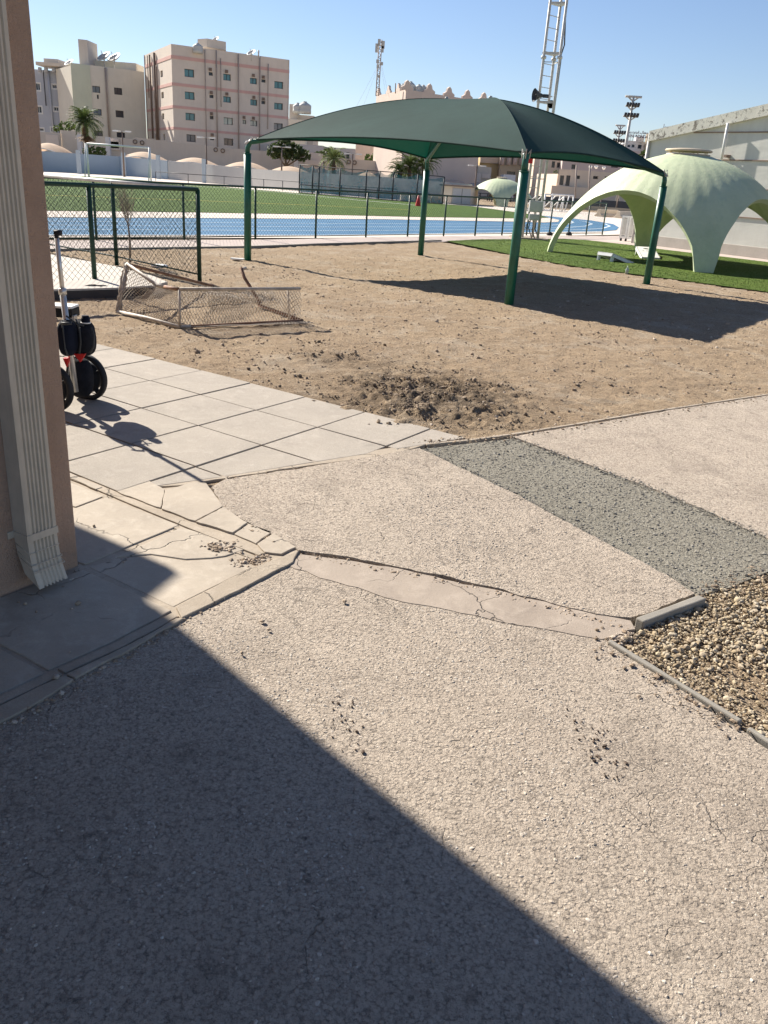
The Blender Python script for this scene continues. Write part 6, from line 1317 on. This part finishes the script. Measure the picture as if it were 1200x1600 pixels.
# ------------------------------------------------------------------ goals
def goal(pl, pr, ytl, Y=None, lab='', depth=2.0, mat='white_metal', r=.06):
    a, b = gz(*pl), gz(*pr); zt_ = at(ytl[0], ytl[1], a.y).z; t = thing('football_goal', lab, 'goal', (a+b)/2); d = (b-a).normalized(); nn = Vector((-d.y, d.x, 0)); U = Vector((0, 0, zt_))
    for p in (a, b): post(t, 'upright', p, zt_, r, M[mat], 0, 8)
    m = MB(); m.tube([a+U, b+U], r, 8); m.build('crossbar', M[mat], t)
    for p in (a, b): m = MB(); m.tube([p+U*.97, p+U+nn*depth*.35, p+nn*depth], r*.6, 6); m.tube([p, p+nn*depth], r*.6, 6); m.build('net_support', M[mat], t)
    m = MB(); m.tube([a+nn*depth, b+nn*depth], r*.6, 6); m.build('back_bar', M[mat], t); return t
goal((139, 277), (236, 283), (139, 224.5), lab='far left football goal with bright white crossbar before the palm', r=.09, depth=-2.2)
goal((849, 329.5), (878, 330.5), (849, 303.5), lab='white training goal nearest the mast at the track end', r=.07, depth=2); goal((860, 330), (893, 331.5), (862, 303.5), lab='white training goal leaning rows right of the first', r=.06, depth=2.6)
for x, yb, yt, pl_ in ((868, 329, 305, 'left'), (874, 329.5, 305, 'middle'), (882, 330, 305, 'right')):
    p = gz(x, yb); q = at(x+8, yt, p.y+.4); m = MB(); m.tube([p, q], .05, 6); tag(m.build('goal_strut', M['white_metal']), pl_+' white slanted pipe stacked between the training goals', 'pipe', 'white pipes stacked between the training goals')
m = MB(); pts = [gz(973, 328), at(978, 309, 68), at(985, 309, 68), gz(982, 329)]; Yg = pts[0].y; m.tube([pts[0], at(979, 308.5, Yg), at(984.5, 309, Yg), at(982, 330, Yg)], .06, 6); tag(m.build('small_goal', M['white_metal']), 'narrow white goal frame seen inside the dome arch', 'goal')
# benches under the far dome
for x, y, pl_ in ((757, 313.5, 'leftmost'), (769, 314, 'second from left'), (805, 316.5, 'rightmost'), (776, 316, 'third from left')):
    c = gz(x, y); t = thing('picnic_table', pl_+' dark picnic table under the small distant dome', 'table', c, 'picnic tables under the distant dome'); 
    m = MB(); m.box(c.x-.8, c.x+.8, c.y-.35, c.y+.35, .72, .78); m.build('table_top', M['black'], t)
    for s_ in (-.75, .75): m = MB(); m.box(c.x-.8, c.x+.8, c.y+s_-.14, c.y+s_+.14, .42, .46); m.build('seat', M['black'], t)
    for s_ in (-.55, .55): m = MB(); m.box(c.x+s_-.05, c.x+s_+.05, c.y-.7, c.y+.7, .36, .42); m.box(c.x+s_-.05, c.x+s_+.05, c.y-.08, c.y+.08, 0, .72); m.build('leg', M['black'], t)
# poles near the villa
for x, yt, yb in ((959.5, 256, 329), (913.5, 0, 0), (898, 262, 322), (919, 262, 322)):
    if yt == 0: continue
    Y = gz(x, 329).y; 
    if x == 959.5: continue
    m = MB(); m.tube([at(x, yb, 90), at(x+3, yt-4, 90)], .08, 6); tag(m.build('pole', M['drain2']), ('left' if x == 898 else 'right')+' slim pole standing before the beige villa facade', 'pole', 'slim poles before the villa')

# ------------------------------------------------------------------ floodlight masts
def flood(xb, yb, xt, yt, wpx, rows, Y, lab):
    b = at(xb, yb, Y); t_ = at(xt, yt, Y); b = Vector((t_.x, Y, -.04)); root = thing('floodlight_mast', lab, 'floodlight mast', b); m = MB(); m.tube([b, t_], [.22, .12], 8); m.build('pole', M['galv'], root); k = Y/FPX
    m = MB(); m.tube([t_-Vector((wpx*k/2, 0, 0)), t_+Vector((wpx*k/2, 0, 0))], .12, 5); m.tube([t_-Vector((wpx*k*.35, 0, 0)), t_-Vector((0, 0, 6*k))], .08, 5); m.tube([t_+Vector((wpx*k*.35, 0, 0)), t_-Vector((0, 0, 6*k))], .08, 5); m.build('crossarm', M['galv'], root)
    for dy, ww, n_ in rows:
        c = t_-Vector((0, 0, dy*k)); m = MB(); m.tube([c-Vector((ww*k/2, 0, 0)), c+Vector((ww*k/2, 0, 0))], .08, 5); m.tube([c-Vector((ww*k*.35, 0, 0)), c-Vector((0, 0, 5*k))], .07, 5); m.tube([c+Vector((ww*k*.35, 0, 0)), c-Vector((0, 0, 5*k))], .07, 5); m.build('crossarm', M['galv'], root)
        for i in range(n_):
            x = c.x+(-.5+(i+.5)/n_)*ww*k; m = MB(); m.obox(Vector((x, Y-.35, c.z+1.6*k)), Vector((ww*k/n_*.42, 0, 0)), Vector((0, .12, -.1)), Vector((.08, .25, .9))*k*1.5); m.build('floodlight', M['frame_dark'], root)
flood(960, 329, 990, 151, 23, ((12, 19, 5), (25, 21, 5)), 96, 'tall floodlight mast with two dark lamp rows left of the hotel')
flood(950, 329, 969.5, 196, 14, ((10.5, 17, 5), (21, 17, 5)), 135, 'shorter farther floodlight mast left of the tall one')

# hotel with roof letters
YH = 260.; ha = at(976, 219, YH); HZ = ha.z; HA2 = Vector((ha.x, YH, 0)); HB2 = Vector((at(1015, 219, YH).x, YH+2, 0)); ht = thing('hotel', 'white hotel with blue windows and roof sign beside the grey hall', 'building', HA2); fh_ = zz2(970, 170, .075)
cells('wall', HA2, HB2, -.04, HZ, [hole(HA2, HB2, fh_(r), 'pane_blue') for r in ((135, 750, 200, 800), (225, 745, 290, 805), (355, 750, 440, 830), (475, 750, 550, 810))], M['whiteb'], ht, .5); solid(HA2, HB2, 15, HZ-.1, M['whiteb'], 'main_block', ht, inset=.55)
a = at(1012, 208, YH-1); b = at(1018, 250, YH-1); m = MB(); m.box(a.x, b.x+3, YH-1, YH+.5, 0, a.z); m.build('brown_wing', M['brownb'], ht)
a = at(994, 216, YH+1); m = MB(); m.box(a.x, at(1008, 216, YH).x, YH+1, YH+3, HZ-.2, at(1000, 214, YH).z); m.build('roof_room', M['whiteb'], ht)
M['sign'] = simple('sign_maroon', (.09, .015, .035), .6); M['sign2'] = simple('sign_grey', (.22, .22, .25), .6)
def letters(txt, x0_, x1_, ybase, ytop, Y, mat, par, name='sign_letters'):
    cu = bpy.data.curves.new(name, 'FONT'); cu.body = txt; cu.size = 1; cu.extrude = .05; cu.offset = .03; tmp = bpy.data.objects.new(name, cu); COL.objects.link(tmp); bpy.context.view_layer.update(); dg = bpy.context.evaluated_depsgraph_get(); me = bpy.data.meshes.new_from_object(tmp.evaluated_get(dg)); bpy.data.objects.remove(tmp)
    if len(me.vertices) == 0: return None
    xs = [v.co.x for v in me.vertices]; yy = [v.co.y for v in me.vertices]; a = at(x0_, ybase, Y); b = at(x1_, ybase, Y); h = at(x0_, ytop, Y).z-a.z
    sx = (b.x-a.x)/(max(xs)-min(xs)); sy = h/(max(yy)-min(yy)); ol = Vector((0, 0, 0)); p = par
    while p is not None: ol += p.location; p = p.parent
    for v in me.vertices: X, Yy, Z = v.co; v.co = (a.x+(X-min(xs))*sx-ol.x, Y-Z-ol.y, a.z+(Yy-min(yy))*sy-ol.z)
    me.materials.clear(); me.materials.append(M[mat]); o = bpy.data.objects.new(name, me); COL.objects.link(o); o.parent = par; return o
letters('ROYAL PHOENICIA', 980.5, 1011, 214.3, 209.8, YH-1, 'sign', ht)
ARB = '\uFE8E\uFEF4\uFEB4\uFEF4\uFEE8\uFEF4\uFED3 \u0644\uFE8E\uFEF3\u0648\u0631'
letters(ARB, 982, 1012, 208.2, 203, YH-1, 'sign2', ht); letters(ARB[:7], 1036, 1056, 201.5, 193.5, YH-1, 'sign2', ht)
m = MB()
for x in range(982, 1012, 4): p = at(x, 209, YH-.8); m.tube([p, (p.x, p.y, HZ-.3)], .08, 4)
m.tube([at(981, 208.8, YH-.8), at(1011, 208.8, YH-.8)], .06, 4); m.build('sign_frame', M['galv'], ht)
block(950, 219, 959, 220, 240, 'brownb', 'small distant beige tower left of the floodlights', (), 8, 'far_building'); block(959, 224, 976, 226, 250, 'pinkb', 'distant low building between floodlight masts', (), 8, 'far_building')
block(985, 242, 1018, 243.5, 150, 'whiteb', 'plain white low block in front of the hotel', (), 6, 'utility_block'); block(985, 235, 1002, 237, 180, 'mauve', 'reddish low building in front of the hotel', (), 6, 'far_building'); block(960, 243, 985, 247, 175, 'pinkb', 'pale low building behind the dome left of the hotel', (), 6, 'far_building')
